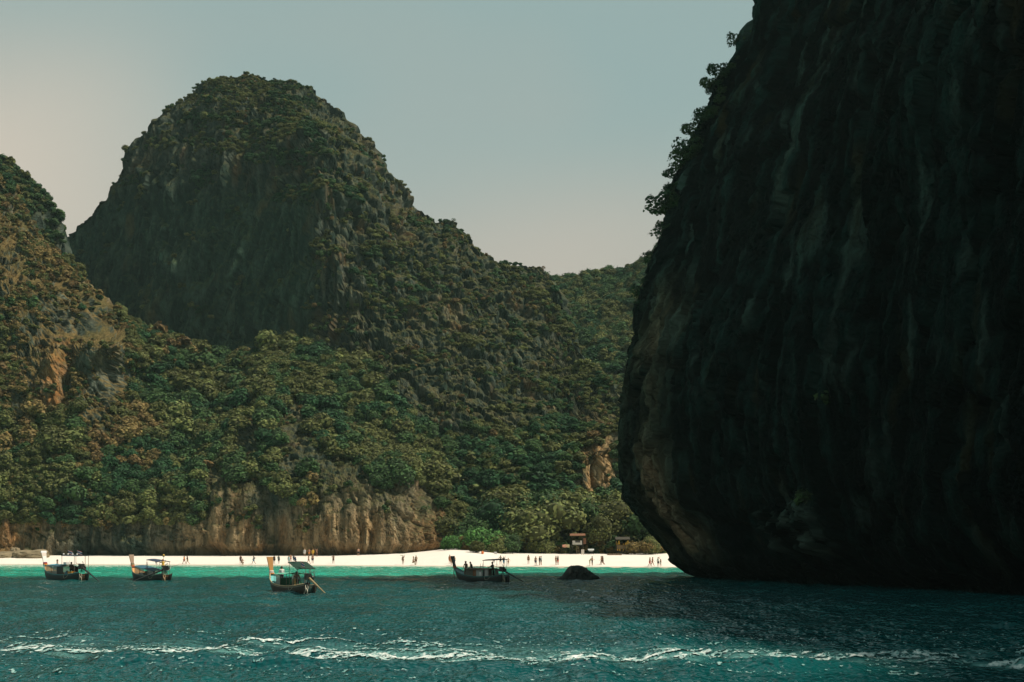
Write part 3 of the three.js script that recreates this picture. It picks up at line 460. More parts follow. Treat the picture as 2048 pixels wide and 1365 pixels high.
// dry grass and low scrub between them
const scrub = scatter(front, { tries: 42000, seed: 8, gap: 0.7, radius: (px, py, r) => 0.5 + 0.7 * r(), accept: (px, py, ny) => py > 1066 ? 0 : (0.35 + 0.35 * (1 - sstep(250, 420, px))) * (1 - 0.95 * frontMask(px, py)) * (py > 1000 ? 0.4 : 1) + 0.18 });
mass('scrub', 'dry straw and rust coloured scrub clinging to the front hill', scrub, SHRUBS, 22, (q, r) => GREENS[pick(r, q.px < 330 ? [['rust', 1.2], ['straw', 3], ['olive', 3], ['dark', 1]] : [['rust', 1], ['olive', 3], ['dark', 2]])], 0.8);

// the trees of the front hill that stand out singly: each trunk and crown its own thing, copied from a few models
const barkMat = mat(0.1, 0.075, 0.05, 0.9);
function trunkGeo(seed, h = 1.1) {
  const r = rng(seed), list = [rod(V(0, -h, 0), V(0.05, -0.15, 0.03), 0.075, 0.05, 6)];
  for (let i = 0; i < 4; i++) { const a = r() * 6.283 + i * 1.6, y = -0.55 + 0.3 * r(); list.push(rod(V(0, y, 0), V(0.42 * Math.cos(a), y + 0.45 + 0.2 * r(), 0.42 * Math.sin(a)), 0.035, 0.018, 5)); }
  return merge(list);
}
const kindMats = {}; for (const [k, c] of Object.entries(GREENS)) { const m = leafMat.clone(); m.color.setRGB(...c); kindMats[k] = m; }
const treeModels = new Map();
function tree(name, shape, kind, q, scale, label, group, category = 'tree', trunk = true) {
  const key = [name, shape, kind, trunk].join();
  let o;
  if (!treeModels.has(key)) { o = new THREE.Group(); part(o, 'crown', (shape < 10 ? CROWNS : shape < 20 ? SHRUBS : shape < 30 ? BROAD : AIRY)[shape % 10], kindMats[kind]); if (trunk) part(o, 'trunk', trunkGeo(shape + 50), barkMat); treeModels.set(key, o); } else o = treeModels.get(key).clone();
  const r = rng((q.x * 91 + q.y * 37 + q.z * 13 + 9999) | 0);
  o.position.set(q.x, q.y, q.z); o.rotation.set((r() - 0.5) * 0.2, r() * 6.283, (r() - 0.5) * 0.2); o.scale.set(scale * (0.92 + 0.2 * r()), scale * (0.78 + 0.2 * r()), scale * (0.92 + 0.2 * r()));
  return top(o, name, label, category, group);
}
const KINDWORD = { dark: 'dark green', deep: 'deep shady green', olive: 'olive green', pale: 'pale green', rust: 'rust brown', straw: 'straw coloured', bright: 'bright green' };
{
  const where = (q) => q.px < 330 ? (q.py > 900 ? 'low on the left slope above the beach rocks' : 'high on the dry left slope') : q.py < 800 ? 'on the upper apron below the shaded rock wall' : q.px < 620 ? 'on the middle apron above the brown sea cliff' : 'on the right part of the apron above the sand';
  for (const q of big) tree('forest_tree', ((q.px * 3 + q.py) | 0) % 6, q.kind, { ...q, y: q.y + q.rad * 0.35 }, q.rad, KINDWORD[q.kind] + ' rounded tree ' + where(q), KINDWORD[q.kind] + ' trees ' + where(q));
}
// the mountain
const domeSpots = scatter(dome, { tries: 110000, seed: 15, gap: 0.82, radius: (px, py, r) => (0.85 + 1.5 * r() * r() * r() + 1.3 * sstep(800, 930, py) * (0.4 + r())) * (py < 230 ? 0.7 : 1), accept: (px, py, ny, x, y, z) => { const m = domeMask(px, py), c = fbm(x / 8, y / 5, z / 8, 3); const led = fbm(x / 10 + 5, y / 3.4, z / 10, 3), low = sstep(830, 920, py); return clamp((1 - m) * (0.8 + 0.5 * low) - 0.32 - 0.34 * sstep(620, 680, px) * (1 - low) - 0.14 * sstep(350, 430, py) * (1 - sstep(600, 640, px)) + 0.3 * low + 1.3 * c + 1.5 * led + (ny - 0.3) * 0.9) * (py > 1095 ? 0 : 1 - 1.2 * blob(px, py, 1195, 945, 40, 75)); } });
mass('forest', 'scrub forest on the domed mountain and its right flank', domeSpots, [...SHRUBS.slice(0, 3), ...CROWNS.slice(0, 4)], 25, (q, r) => {
  const k = kindOf(q.x, q.y, q.z, r, 0.2 * sstep(620, 680, q.px) * (1 - sstep(850, 930, q.py)) - (q.px < 620 && q.py > 300 ? 0.3 : 0)); return GREENS[k === 'straw' ? 'olive' : k];
}, 0.75);
const hanging = scatter(dome, { tries: 30000, seed: 19, gap: 1.0, radius: (px, py, r) => 0.45 + 0.5 * r(), accept: (px, py, ny, x, y, z) => (px < 620 || py > 960 || py < 240 ? 0 : 0.3 + 1.1 * fbm(x / 5, y / 6, z / 5, 3)) });
mass('scrub', 'rust brown scrub hanging on the ribs of the mountain right flank', hanging, SHRUBS, 26, (q, r) => GREENS[pick(r, [['rust', 1.4], ['straw', 0.4], ['olive', 4], ['dark', 2.5]])], 1.0);
const knobSpots = scatter(knob, { tries: 9000, seed: 33, gap: 0.85, radius: (px, py, r) => 0.9 + 1.3 * r(), accept: () => 0.62 });
mass('forest', 'dark green scrub on the small rounded peak behind the left slope', knobSpots, [...CROWNS, ...SHRUBS.slice(0, 3)], 34, (q, r) => GREENS[pick(r, [['dark', 3], ['olive', 1.5], ['deep', 2]])]);
const saddleSpots = scatter(saddle, { tries: 16000, seed: 17, gap: 0.8, radius: (px, py, r) => 1.9 + 1.6 * r(), accept: () => 1 });
mass('forest', 'distant forest covering the saddle behind the mountain', saddleSpots, CROWNS, 27, (q, r) => GREENS[pick(r, [['dark', 3], ['olive', 2.6], ['deep', 1.5], ['pale', 0.4]])]);

// bushes on the dark cliff: along its skyline edge, and two tufts low on its face
function cliffEdge(py) { let best = 0, m = 1e9; const c = cliffSurface; for (let k = 0; k < c.pos.length; k += 3) { const z = c.pos[k + 2]; if (z > -100 || z < -170) continue; const b = HZ - F * (c.pos[k + 1] - EYE) / -z - py; if (Math.abs(b) > 4) continue; const a = 1024 + F * c.pos[k] / -z; if (a < m) { m = a; best = k; } } return best; }
function cliffSpot(px, py, off = 0.3) { // the surface point of the cliff that lies nearest to that direction
  let best = null, bd = 1e9; const c = cliffSurface;
  if (py < 620) { const k = cliffEdge(py); return { x: c.pos[k] - off * 0.8, y: c.pos[k + 1] + off * 0.35, z: c.pos[k + 2] + 0.3 }; }
  for (let k = 0; k < c.pos.length; k += 9) { const z = c.pos[k + 2]; if (z > -60 || z < -165) continue; const a = 1024 + F * c.pos[k] / -z - px, b = HZ - F * (c.pos[k + 1] - EYE) / -z - py, e = a * a + b * b + (-z - 90) * 0.02; if (e < bd) { bd = e; best = k; } }
  const n = c.nor, k = best; return { x: c.pos[k] + n[k] * off, y: c.pos[k + 1], z: c.pos[k + 2] + n[k + 2] * off };
}
{
  const list = [
    [1492, 92, 1.3, 5, 'deep', 'small thin bush at the top of the skyline edge of the dark cliff'], [1474, 150, 1.6, 6, 'deep', 'second bush from the top on the skyline edge of the dark cliff'], [1462, 178, 1.3, 12, 'dark', 'low bush just under the second bush on the cliff edge'],
    [1446, 240, 1.5, 2, 'deep', 'bush where the cliff edge begins to lean out, topmost of the middle row'], [1432, 268, 1.7, 6, 'dark', 'broad bush in the middle of the cliff edge row'], [1408, 300, 1.9, 4, 'deep', 'sprawling open bush jutting over the sky from the cliff edge'], [1392, 330, 1.9, 5, 'dark', 'largest open bush jutting over the sky, below the sprawling one'], [1382, 358, 1.2, 6, 'deep', 'little ragged bush under the largest jutting one'],
    [1364, 402, 2.0, 1, 'deep', 'dense rounded tree crown on the shoulder of the dark cliff'], [1350, 432, 2.0, 0, 'dark', 'dense dark tree crown below the rounded one on the cliff shoulder'], [1330, 468, 1.3, 5, 'dark', 'sparse bush at the lower end of the cliff shoulder'], [1310, 520, 1.2, 11, 'deep', 'low clinging bush below the cliff shoulder near the saddle'], [1288, 590, 1.4, 12, 'deep', 'dark bush hanging on the cliff edge in front of the saddle forest'],
    [1640, 806, 1.0, 12, 'dark', 'green tuft growing alone in the middle of the dark cliff face'], [1612, 1000, 0.9, 10, 'dark', 'green tuft on top of the larger pale rock lump'], [1530, 1018, 0.6, 12, 'dark', 'small green tuft on the smaller pale rock lump'],
  ];
  for (const [px, py, s, shape, kind, label] of list) tree('cliff_bush', py < 600 ? 30 + shape % 3 : shape, kind, cliffSpot(px, py, s * (py < 600 ? 0.25 : 0.35)), s * (py < 600 ? 0.85 : 1.2), label, null, 'bush', false);
}
{
  const r = rng(63), spots = [];
  for (let k = 0; k < 330; k++) { const py = 60 + 560 * Math.pow(r(), 0.8), q = cliffEdge(py), c = cliffSurface, rad = (0.25 + 0.6 * r() * r()) * (0.6 + 0.9 * blob(0, py, 0, 360, 1, 150)), t = r() * 3.2; if (noise(py / 26, 1, 5) < -0.25) continue; spots.push({ x: c.pos[q] - rad * 0.25 + t * 0.5, y: c.pos[q + 1] + rad * 0.2 - 0.4 * r(), z: c.pos[q + 2] + t, px: 0, py, rad, ny: 0.3 }); }
  mass('cliff_scrub', 'fringe of small shrubs hugging the skyline edge of the dark cliff', spots, [...AIRY, SHRUBS[3]], 64, (q, rr) => GREENS[pick(rr, [['deep', 3], ['dark', 2]])], 0.9);
}
// the green edge of the beach
{
  const list = [ // photo column, row of the foot, half width in photo pixels, shape, kind, name, words
    [905, 1098, 24, 10, 'bright', 'low pale green shrub at the top of the sand mound, leftmost of the beach shrubs'], [962, 1094, 44, 1, 'bright', 'large bright green bush on the sand mound behind the black longtail boat'], [990, 1102, 26, 12, 'pale', 'bright bush spilling on to the sand right of the large bright bush'], [930, 1102, 20, 13, 'straw', 'dry creeper with twigs spread over the sand mound'], [955, 1107, 20, 13, 'olive', 'fallen leafy branch lying on the sand above the black boat'],
    [1014, 1098, 30, 2, 'dark', 'grey green bush between the bright bush and the shaggy bushes'], [1034, 1106, 22, 13, 'olive', 'shaggy pandanus bush with brown skirt, left one of two'], [1058, 1107, 20, 13, 'straw', 'shaggy pandanus bush with brown skirt, right one of two'], [1078, 1108, 26, 10, 'pale', 'pale leafy bush at the sand edge left of the wooden lookout'], [1100, 1105, 26, 11, 'olive', 'broad leafy bush at the sand edge beside the pink cloth'],
    [1060, 1060, 60, 3, 'pale', 'spreading light green tree above the shaggy bushes at the back of the beach'], [1120, 1040, 62, 1, 'pale', 'wide pale green tree rising behind the wooden lookout'], [1080, 1020, 56, 4, 'dark', 'deep green tree behind the spreading light green tree'], [1180, 1046, 52, 0, 'dark', 'tall deep green tree right behind the wooden lookout'], [1225, 1050, 54, 2, 'olive', 'feathery casuarina tree over the kayak hut'], [1262, 1052, 46, 4, 'dark', 'dark tree behind the kayak hut beside the cliff'], [1200, 1072, 40, 5, 'olive', 'thin stemmed tree between lookout and kayak hut'], [1150, 1028, 52, 3, 'pale', 'flat topped pale tree under the orange rock face'], [1240, 1028, 46, 5, 'pale', 'loose pale tree below the foot of the orange rock face'],
    [1127, 1108, 13, 10, 'pale', 'small pale shrub at the sand edge under the pink cloth'], [1208, 1108, 17, 12, 'pale', 'upright light green shrub right of the white notice board'], [1222, 1109, 12, 13, 'straw', 'straw coloured grass tuft left in front of the kayak hut'], [1240, 1108, 17, 13, 'straw', 'long straw coloured grass clump in front of the kayak hut'], [1282, 1110, 26, 10, 'straw', 'yellowish bush on the sand beside the dark cliff'], [1300, 1110, 24, 11, 'pale', 'pale green bush half hidden by the dark cliff'], [1270, 1106, 14, 12, 'straw', 'small yellow bush left of the yellowish bush by the cliff'],
    [945, 1066, 40, 4, 'dark', 'dark tree behind the large bright bush'], [900, 1062, 36, 0, 'olive', 'olive tree over the right end of the brown sea cliff'], [985, 1050, 46, 2, 'deep', 'shady green tree between bright bush and spreading light green tree'], [1010, 1012, 50, 1, 'olive', 'rounded olive tree high at the back of the beach wood'],
  ];
  for (const [px, py, w, shape, kind, label] of list) {
    const tall = py < 1080 ? 1 : 0, d = tall ? 271 + (1080 - py) * 0.16 : py < 1105 ? 261 + (1105 - py) * 0.25 : -beachPoint(px, py).z + 1.5, s = w / F * d, y = tall ? wy(py, d) : beachY(wx(px, d), d) + s * 0.45;
    tree(tall ? 'beach_tree' : 'beach_bush', shape === 13 ? 23 : 20 + shape % 3, kind, { x: wx(px, d), y, z: -d }, s, label, null, tall ? 'tree' : 'bush', !!tall);
  }
}
// leaf litter and undergrowth that closes the wood behind the sand
{
  const r = rng(77), spots = []; for (let k = 0; k < 420; k++) { const px = 905 + 420 * r(), d = 270 + 12 * r(), x = wx(px, d), rad = 0.6 + 1.3 * r(); spots.push({ x, y: beachY(x, d) + r() * r() * 3.5, z: -d, px, py: 1090, rad, ny: 1 }); }
  mass('undergrowth', 'shady undergrowth closing the wood behind the sand', spots, SHRUBS, 29, (q, rr) => GREENS[pick(rr, [['dark', 2], ['deep', 1.5], ['olive', 2], ['pale', 0.8], ['straw', 0.5]])]);
}
// ---------------------------------------------------------------- people: one skin per body, meshed from a skeleton of tapered bones
function poseBones(P) { // P: angles in degrees; returns bones [a, b, ra, rb] and marks, standing on y = 0, facing +z
  const D = Math.PI / 180, hip = V(0, P.hip ?? 0.93, 0), lean = (P.lean ?? 0) * D, B = [], up = V(0, Math.cos(lean), Math.sin(lean)), s = P.slim ?? 1;
  const at = (h, x = 0, z = 0) => hip.clone().addScaledVector(up, h).add(V(x, 0, 0)).add(V(0, -Math.sin(lean), Math.cos(lean)).multiplyScalar(z));
  B.push([at(0.02, -0.075), at(0.02, 0.075), 0.125 * s, 0.125 * s], [at(0.06), at(0.28), 0.125 * s, 0.12 * s], [at(0.24), at(0.4), 0.125 * s, 0.135 * s], [at(0.45, -0.13 * s), at(0.45, 0.13 * s), 0.072, 0.072], [at(0.46), at(0.58), 0.055, 0.05]);
  const nod = (P.nod ?? 0) * D, head = at(0.66, 0, 0.02 + 0.1 * Math.sin(nod)); B.push([at(0.60, 0, 0.0), head, 0.075, 0.098], [head, head.clone().add(V(0, 0.035, -0.012)), 0.094, 0.09], [head.clone().add(V(0, -0.02, 0.09)), head.clone().add(V(0, -0.035, 0.105)), 0.013, 0.018], [head.clone().add(V(-0.095, -0.01, 0)), head.clone().add(V(-0.1, -0.02, 0)), 0.016, 0.014], [head.clone().add(V(0.095, -0.01, 0)), head.clone().add(V(0.1, -0.02, 0)), 0.016, 0.014]);
  const hands = [];
  for (const side of [-1, 1]) {
    const [th, kn, out = 3] = side < 0 ? P.legR ?? [2, 4] : P.legL ?? [-2, 4], h = hip.clone().add(V(side * 0.09, -0.02, 0));
    const dir = (pitch, o) => V(side * Math.sin(o * D) * Math.cos(pitch), -Math.cos(pitch) * Math.cos(o * D), Math.sin(pitch));
    const k = h.clone().addScaledVector(dir(th * D, out), 0.43), a = k.clone().addScaledVector(dir((th - kn) * D, out * 0.3), 0.41), f = a.clone().add(V(side * 0.03, -0.045, 0.13));
    B.push([h, k, 0.088 * s, 0.056], [k, a, 0.056, 0.037], [a.clone().add(V(0, -0.03, -0.02)), f, 0.04, 0.026]);
    const [sp, el, ou = 10, twist = 0] = side < 0 ? P.armR ?? [0, 12] : P.armL ?? [0, 12], sh = at(0.45, side * 0.185 * s);
    const ad = (pitch, o) => V(side * Math.sin(o * D), -Math.cos(pitch) * Math.cos(o * D), Math.sin(pitch) * Math.cos(o * D));
    const e = sh.clone().addScaledVector(ad(sp * D, ou), 0.28), w = e.clone().addScaledVector(ad((sp + el) * D, ou * 0.4 - twist), 0.25), hd = w.clone().addScaledVector(ad((sp + el + 8) * D, ou * 0.3 - twist), 0.085);
    B.push([sh, e, 0.052 * s, 0.04], [e, w, 0.04, 0.028], [w, hd, 0.03, 0.034]);
    const dirH = hd.clone().sub(w).normalize(), acr = V(0, 0, 1).cross(dirH).normalize();
    hands.push({ hd, dirH, acr, side });
  }
  let low = 1e9; for (const [a, b, ra, rb] of B) low = Math.min(low, a.y - ra, b.y - rb);
  const lift = V(0, -low, 0); for (const q of B) { q[0].add(lift); q[1].add(lift); } hands.forEach((h) => h.hd.add(lift)); hip.add(lift);
  return { B, head: B[6][0], hip, up, hands };
}
function sdf(B, x, y, z) {
  let d = 1; const k = 0.035;
  for (const [a, b, ra, rb] of B) {
    const bx = b.x - a.x, by = b.y - a.y, bz = b.z - a.z, px = x - a.x, py = y - a.y, pz = z - a.z, t = clamp((px * bx + py * by + pz * bz) / (bx * bx + by * by + bz * bz + 1e-9));
    const q = Math.hypot(px - bx * t, py - by * t, pz - bz * t) - (ra + (rb - ra) * t), h = Math.max(k - Math.abs(d - q), 0) / k;
    d = Math.min(d, q) - h * h * k * 0.25;
  }
  return d;
}
const fields = new Map();
function field(B, key, n, size, c) { // the body's distance on a grid, worked out once for its skin and all that it wears
  const k0 = key + n; if (fields.has(k0)) return fields.get(k0);
  const d = new Float32Array(n * n * n); let o = 0;
  let lo = V(9, 9, 9), hi = V(-9, -9, -9); for (const [a, b] of B) { lo.min(a).min(b); hi.max(a).max(b); } lo.subScalar(0.2); hi.addScalar(0.2);
  for (let k = 0; k < n; k++) for (let j = 0; j < n; j++) for (let i = 0; i < n; i++) { const x = c.x + (i - n / 2) / (n / 2) * size, y = c.y + (j - n / 2) / (n / 2) * size, z = c.z + (k - n / 2) / (n / 2) * size; d[o++] = x < lo.x || y < lo.y || z < lo.z || x > hi.x || y > hi.y || z > hi.z ? 0.3 : sdf(B, x, y, z); }
  fields.set(k0, d); return d;
}
const mcs = new Map();
function skin(f, n, size, c) { // mesh f = 0 in a cube round c
  if (!mcs.has(n)) mcs.set(n, new MarchingCubes(n, new THREE.MeshStandardMaterial(), false, false, 40000)); const mc = mcs.get(n); mc.isolation = 0; let o = 0;
  for (let k = 0; k < n; k++) for (let j = 0; j < n; j++) for (let i = 0; i < n; i++) { mc.field[o] = -f(c.x + (i - n / 2) / (n / 2) * size, c.y + (j - n / 2) / (n / 2) * size, c.z + (k - n / 2) / (n / 2) * size, o); o++; }
  mc.update();
  const p = mc.positionArray.slice(0, mc.count * 3); for (let i = 0; i < p.length; i += 3) { p[i] = p[i] * size + c.x; p[i + 1] = p[i + 1] * size + c.y; p[i + 2] = p[i + 2] * size + c.z; }
  let g = new THREE.BufferGeometry(); g.setAttribute('position', new THREE.BufferAttribute(p, 3)); g = mergeVertices(g, 1e-4); g.computeVertexNormals(); return g;
}
const SKIN = { fair: [0.48, 0.27, 0.17], tan: [0.3, 0.15, 0.085], brown: [0.14, 0.07, 0.04] };
const figures = new Map();
const OUTFIT = { // clip in height above the hip and half width, as [from, to, halfwidth, thickness]
  shorts: [-0.36, 0.06, 0.26, 0.016], briefs: [-0.1, 0.05, 0.26, 0.008], top: [0.3, 0.42, 0.17, 0.008], shirt: [-0.02, 0.49, 0.3, 0.016], vest: [0, 0.5, 0.21, 0.016], dress: [-0.42, 0.46, 0.2, 0.022], trousers: [-0.9, 0.06, 0.3, 0.016],
};
function figure(pose, wears, fine) {
  const key = JSON.stringify([pose, wears, fine]);
  if (figures.has(key)) return figures.get(key);
  const { B, head, hip, up, hands } = poseBones(pose), c = V(0, 0.92, 0.05), n = fine ? 70 : 40, size = 1.08, o = {};
  const D = field(B, JSON.stringify(pose), n, size, c); o.body = skin((x, y, z, q) => D[q], n, size, c);
  if (fine) { // fingers: four unequal ones and a thumb, slightly curled
    const list = [o.body];
    for (const { hd, dirH, acr, side } of hands) {
      const curl = V(0, 0, 1).addScaledVector(dirH, -dirH.z).normalize();
      [[-0.027, 0.07], [-0.009, 0.08], [0.009, 0.075], [0.026, 0.058]].forEach(([u, l]) => { const a = hd.clone().addScaledVector(acr, u).addScaledVector(dirH, 0.012), m = a.clone().addScaledVector(dirH, l * 0.6), e = m.clone().addScaledVector(dirH, l * 0.3).addScaledVector(curl, l * 0.3); list.push(rod(a, m, 0.0095, 0.0085, 5), rod(m, e, 0.0085, 0.007, 5)); });
      const a = hd.clone().addScaledVector(acr, -side * 0.028).addScaledVector(dirH, -0.03); list.push(rod(a, a.clone().addScaledVector(acr, -side * 0.03).addScaledVector(dirH, 0.045), 0.011, 0.008, 5));
    }
    o.body = merge(list);
  }
  const hr = fine ? 32 : 18;
  o.hair = skin((x, y, z) => Math.max(Math.hypot(x - head.x, y - head.y - 0.02, z - head.z + 0.012) - 0.113, -(y - head.y + 0.02 + (z - head.z) * -0.95), wears.includes('long') ? -1 : -(y - head.y + 0.06)), hr, 0.2, head);
  for (const w of wears) {
    const O = OUTFIT[w]; if (!O) continue;
    o[w] = skin((x, y, z, q) => { const h = (x - hip.x) * up.x + (y - hip.y) * up.y + (z - hip.z) * up.z; return Math.max(D[q] - O[3], O[0] - h, h - O[1], Math.abs(x) - O[2]); }, n, size, c);
  }
  o.head = head; o.hip = hip;
  figures.set(key, o); return o;
}
function person({ at, face = 0, pose = {}, skin: sk = 'tan', hair = [0.02, 0.015, 0.01], wear = {}, label, group, fine = false, hat, pack, tall = 1 }) {
  const g = figure(pose, Object.keys(wear), fine), o = new THREE.Group();
  part(o, 'body', g.body, mat(...SKIN[sk], 0.6)); part(o, 'hair', g.hair, mat(...hair, 0.7));
  for (const [w, c] of Object.entries(wear)) if (g[w]) part(o, w, g[w], c.isMaterial ? c : mat(...c, 0.85));
  if (hat) { const lathe = [[0, 0.115], [0.085, 0.1], [0.108, 0.03], [0.19, 0.012], [0.2, 0], [0.105, 0.0]].map(([x, y]) => new THREE.Vector2(x, y)); part(o, 'hat', new THREE.LatheGeometry(lathe, 18).translate(g.head.x, g.head.y + 0.05, g.head.z), mat(...hat, 0.9)); }
  if (pack) part(o, 'backpack', new THREE.SphereGeometry(0.16, 12, 8).scale(0.9, 1.25, 0.6).translate(g.hip.x, g.hip.y + 0.3, g.hip.z - 0.2), mat(...pack, 0.9));
  o.position.copy(at); o.rotation.y = face * Math.PI / 180; o.scale.setScalar(tall);
  return top(o, 'person', label, 'person', group);
}
const STAND = { armL: [4, 14], armR: [-3, 12] }, STAND2 = { armL: [10, 60, 14], armR: [-4, 14], legL: [6, 8] }, WALK = { legL: [26, 8], legR: [-20, 14], armL: [-22, 14], armR: [24, 22] }, WALK2 = { legL: [-22, 20], legR: [24, 6], armL: [26, 25], armR: [-20, 12], lean: 4 }, PHOTO = { armL: [55, 75, 12], armR: [50, 80, 12] }, WAVE = { armL: [165, 15, 20], armR: [4, 12], legL: [4, 6] }, ARMSUP = { armL: [150, 40, 25], armR: [150, 40, 25] }, HIPS = { armL: [-25, 75, 42], armR: [-25, 75, 42] }, BEND = { lean: 42, armL: [70, 20], armR: [55, 30], legL: [4, 8], nod: 20 }, SIT = { hip: 0.2, legL: [82, 70, 10], legR: [80, 65, 10], armL: [30, 50], armR: [30, 50], lean: 6 }, CROUCH = { hip: 0.4, legL: [95, 125, 14], legR: [95, 125, 14], armL: [55, 40], armR: [55, 40], lean: 25 };
{
  const BLK = [0.015, 0.016, 0.018], NAVY = [0.02, 0.03, 0.07], WHT = [0.7, 0.68, 0.64], ORG = [0.62, 0.2, 0.04], RED = [0.5, 0.05, 0.03], BLU = [0.06, 0.2, 0.34], LBL = [0.35, 0.48, 0.52], KHA = [0.28, 0.22, 0.12], GRY = [0.25, 0.25, 0.24], YEL = [0.6, 0.36, 0.05], BRN = [0.12, 0.06, 0.035];
  const dark = [0.02, 0.015, 0.01], blond = [0.32, 0.2, 0.08];
  const list = [ // column, row of the feet, facing, pose, skin, clothes, words
    [368, 1128.6, -90, WALK, 'tan', { shirt: ORG, shorts: [0.3, 0.06, 0.04] }, 'person in orange shirt walking left on the wet sand, leader of a pair'],
    [374.5, 1128.8, -90, WALK2, 'tan', { vest: BLK, shorts: KHA }, 'person in black vest walking just behind the one in the orange shirt'],
    [481, 1128.4, 0, STAND2, 'tan', { dress: [0.1, 0.05, 0.04] }, 'person in dark red dress standing at the water edge with a crouching companion'],
    [483, 1129.6, 60, CROUCH, 'tan', { shorts: KHA }, 'person crouching at the feet of the one in the dark red dress'],
    [507, 1128.8, -80, WALK, 'tan', { shirt: GRY, shorts: BLU }, 'person with black backpack and blue shorts walking left', { pack: BLK }],
    [548, 1128.6, 170, STAND, 'tan', { vest: BLK, shorts: BLK }, 'person all in black standing right of the wooden prow post'],
    [557, 1128.6, 160, STAND2, 'tan', { shirt: [0.12, 0.14, 0.14], shorts: BLK }, 'person in dark grey shirt beside the one all in black'],
    [557, 1109.5, 0, STAND2, 'fair', { shirt: WHT, shorts: GRY }, 'person in white shirt standing in the shade under the brown sea cliff'],
    [577.5, 1128.8, 30, STAND, 'fair', { dress: LBL }, 'person in light blue dress left of the green boat canopy'],
    [581, 1127, 0, STAND2, 'fair', { briefs: RED, top: RED }, 'person in red bikini behind the light blue dress'],
    [609, 1113.8, 0, STAND, 'fair', { shirt: [0.5, 0.5, 0.48], shorts: WHT }, 'person in pale grey shirt at the cliff foot, leftmost above the green canopy'],
    [618, 1114, 20, HIPS, 'tan', { shorts: ORG }, 'person in orange shorts with hands on hips at the cliff foot'],
    [625.5, 1114.2, 0, STAND, 'tan', { shirt: YEL, shorts: YEL }, 'person in yellow clothes at the cliff foot beside the flag'],
    [633, 1114.4, -20, ARMSUP, 'tan', { shorts: BRN }, 'person raising both arms at the cliff foot, rightmost of the group'],
    [625, 1127.6, 0, STAND, 'tan', { shorts: NAVY }, 'person in navy swim shorts just right of the green canopy'],
    [617, 1128.6, 80, WALK, 'tan', { briefs: BLK, top: BLK }, 'person in black bikini walking behind the green canopy'],
    [666.5, 1128.2, 0, PHOTO, 'tan', { shorts: BRN, vest: [0.2, 0.1, 0.06] }, 'person in brown clothes standing alone on the sand with hands to the face'],
    [716.5, 1112.8, 180, STAND, 'fair', { shorts: BLK }, 'person with bare back and black shorts at the foot of the brown cliff'],
    [806, 1130.2, 0, WAVE, 'tan', { briefs: BLK, top: BLK }, 'person holding up an arm at the water edge'],
    [826, 1131.4, 60, SIT, 'tan', { shorts: KHA }, 'person sitting on the sand at the feet of a standing companion'],
    [832, 1130, 10, STAND2, 'tan', { vest: [0.3, 0.2, 0.12], shorts: BRN }, 'person standing beside the one sitting on the sand'],
    [899.5, 1128.5, 20, STAND, 'tan', { dress: [0.4, 0.13, 0.05] }, 'person in orange brown dress left of the black boat prow'],
    [902.5, 1131.6, 60, STAND2, 'tan', { shorts: [0.34, 0.2, 0.12] }, 'person with tan shorts in front of the orange brown dress'],
    [908.5, 1131, 0, STAND, 'fair', { shorts: [0.12, 0.4, 0.55] }, 'person in sky blue shorts just behind the black boat prow'],
    [1001, 1130, 170, HIPS, 'tan', { vest: GRY, shorts: BLK }, 'person in black shorts behind the stern of the black boat'],
    [1007.5, 1132.6, 30, WAVE, 'brown', { vest: BLK, shorts: BLU }, 'person in black vest and blue shorts with raised arm right of the black boat'],
    [1016.5, 1132.4, 0, HIPS, 'fair', { briefs: BLK }, 'small person with fair skin right of the black boat stern', { tall: 0.86 }],
    [1057, 1129.2, 20, STAND, 'tan', { briefs: BLK, top: BLK }, 'person in black bikini high on the sand between black boat and rock'],
    [1071.5, 1132.4, 0, STAND2, 'tan', { shorts: NAVY }, 'person in navy shorts at the water edge left of a close pair'],
    [1079, 1131.8, 80, STAND2, 'tan', { shirt: BLK, shorts: BLK }, 'darkly dressed person of the close pair left of the rock'],
    [1082.3, 1131.2, -80, STAND, 'fair', { shirt: LBL, shorts: BLK }, 'person in light blue shirt of the close pair left of the rock'],
    [1112, 1131, 50, STAND2, 'tan', { briefs: KHA, top: KHA }, 'person in khaki bikini of the pair above the rock'],
    [1116, 1130.8, -60, STAND, 'tan', { vest: BLK, shorts: [0.6, 0.07, 0.02] }, 'person in bright red shorts of the pair above the rock'],
    [1179.5, 1132.4, 80, BEND, 'fair', { dress: [0.5, 0.46, 0.32] }, 'person in pale shawl bending forward right of the rock'],
    [1184.5, 1132, -80, STAND, 'tan', { dress: BLK }, 'person in black dress facing the bending one'],
    [1203.3, 1130.4, -90, WALK2, 'tan', { shorts: BRN }, 'person in brown shorts walking left, front one of a tight pair'],
    [1205.6, 1130.2, -90, WALK, 'brown', { dress: [0.08, 0.05, 0.035] }, 'person in dark dress tight behind the one in brown shorts'],
    [1300, 1133.6, 90, WALK, 'tan', { shorts: RED }, 'person in dark red shorts walking towards the dark cliff'],
    [1305, 1133.2, 90, WALK2, 'tan', { briefs: BRN, top: BRN }, 'person in brown bikini beside the dark red shorts near the cliff'],
    [1316.6, 1134, 20, WAVE, 'fair', { shirt: WHT, shorts: BLK }, 'person in white shirt and black shorts next to the dark cliff'],
    [1321.6, 1134, -60, STAND, 'tan', { shorts: WHT }, 'short person with white shorts, closest to the dark cliff', { tall: 0.8 }],
  ];
  for (const [px, py, face, pose, sk, wear, label, extra] of list) person({ at: beachPoint(px, py), face, pose, skin: sk, wear, label, group: 'people scattered along the beach', hair: py % 2 > 1.3 ? blond : dark, ...extra });
}
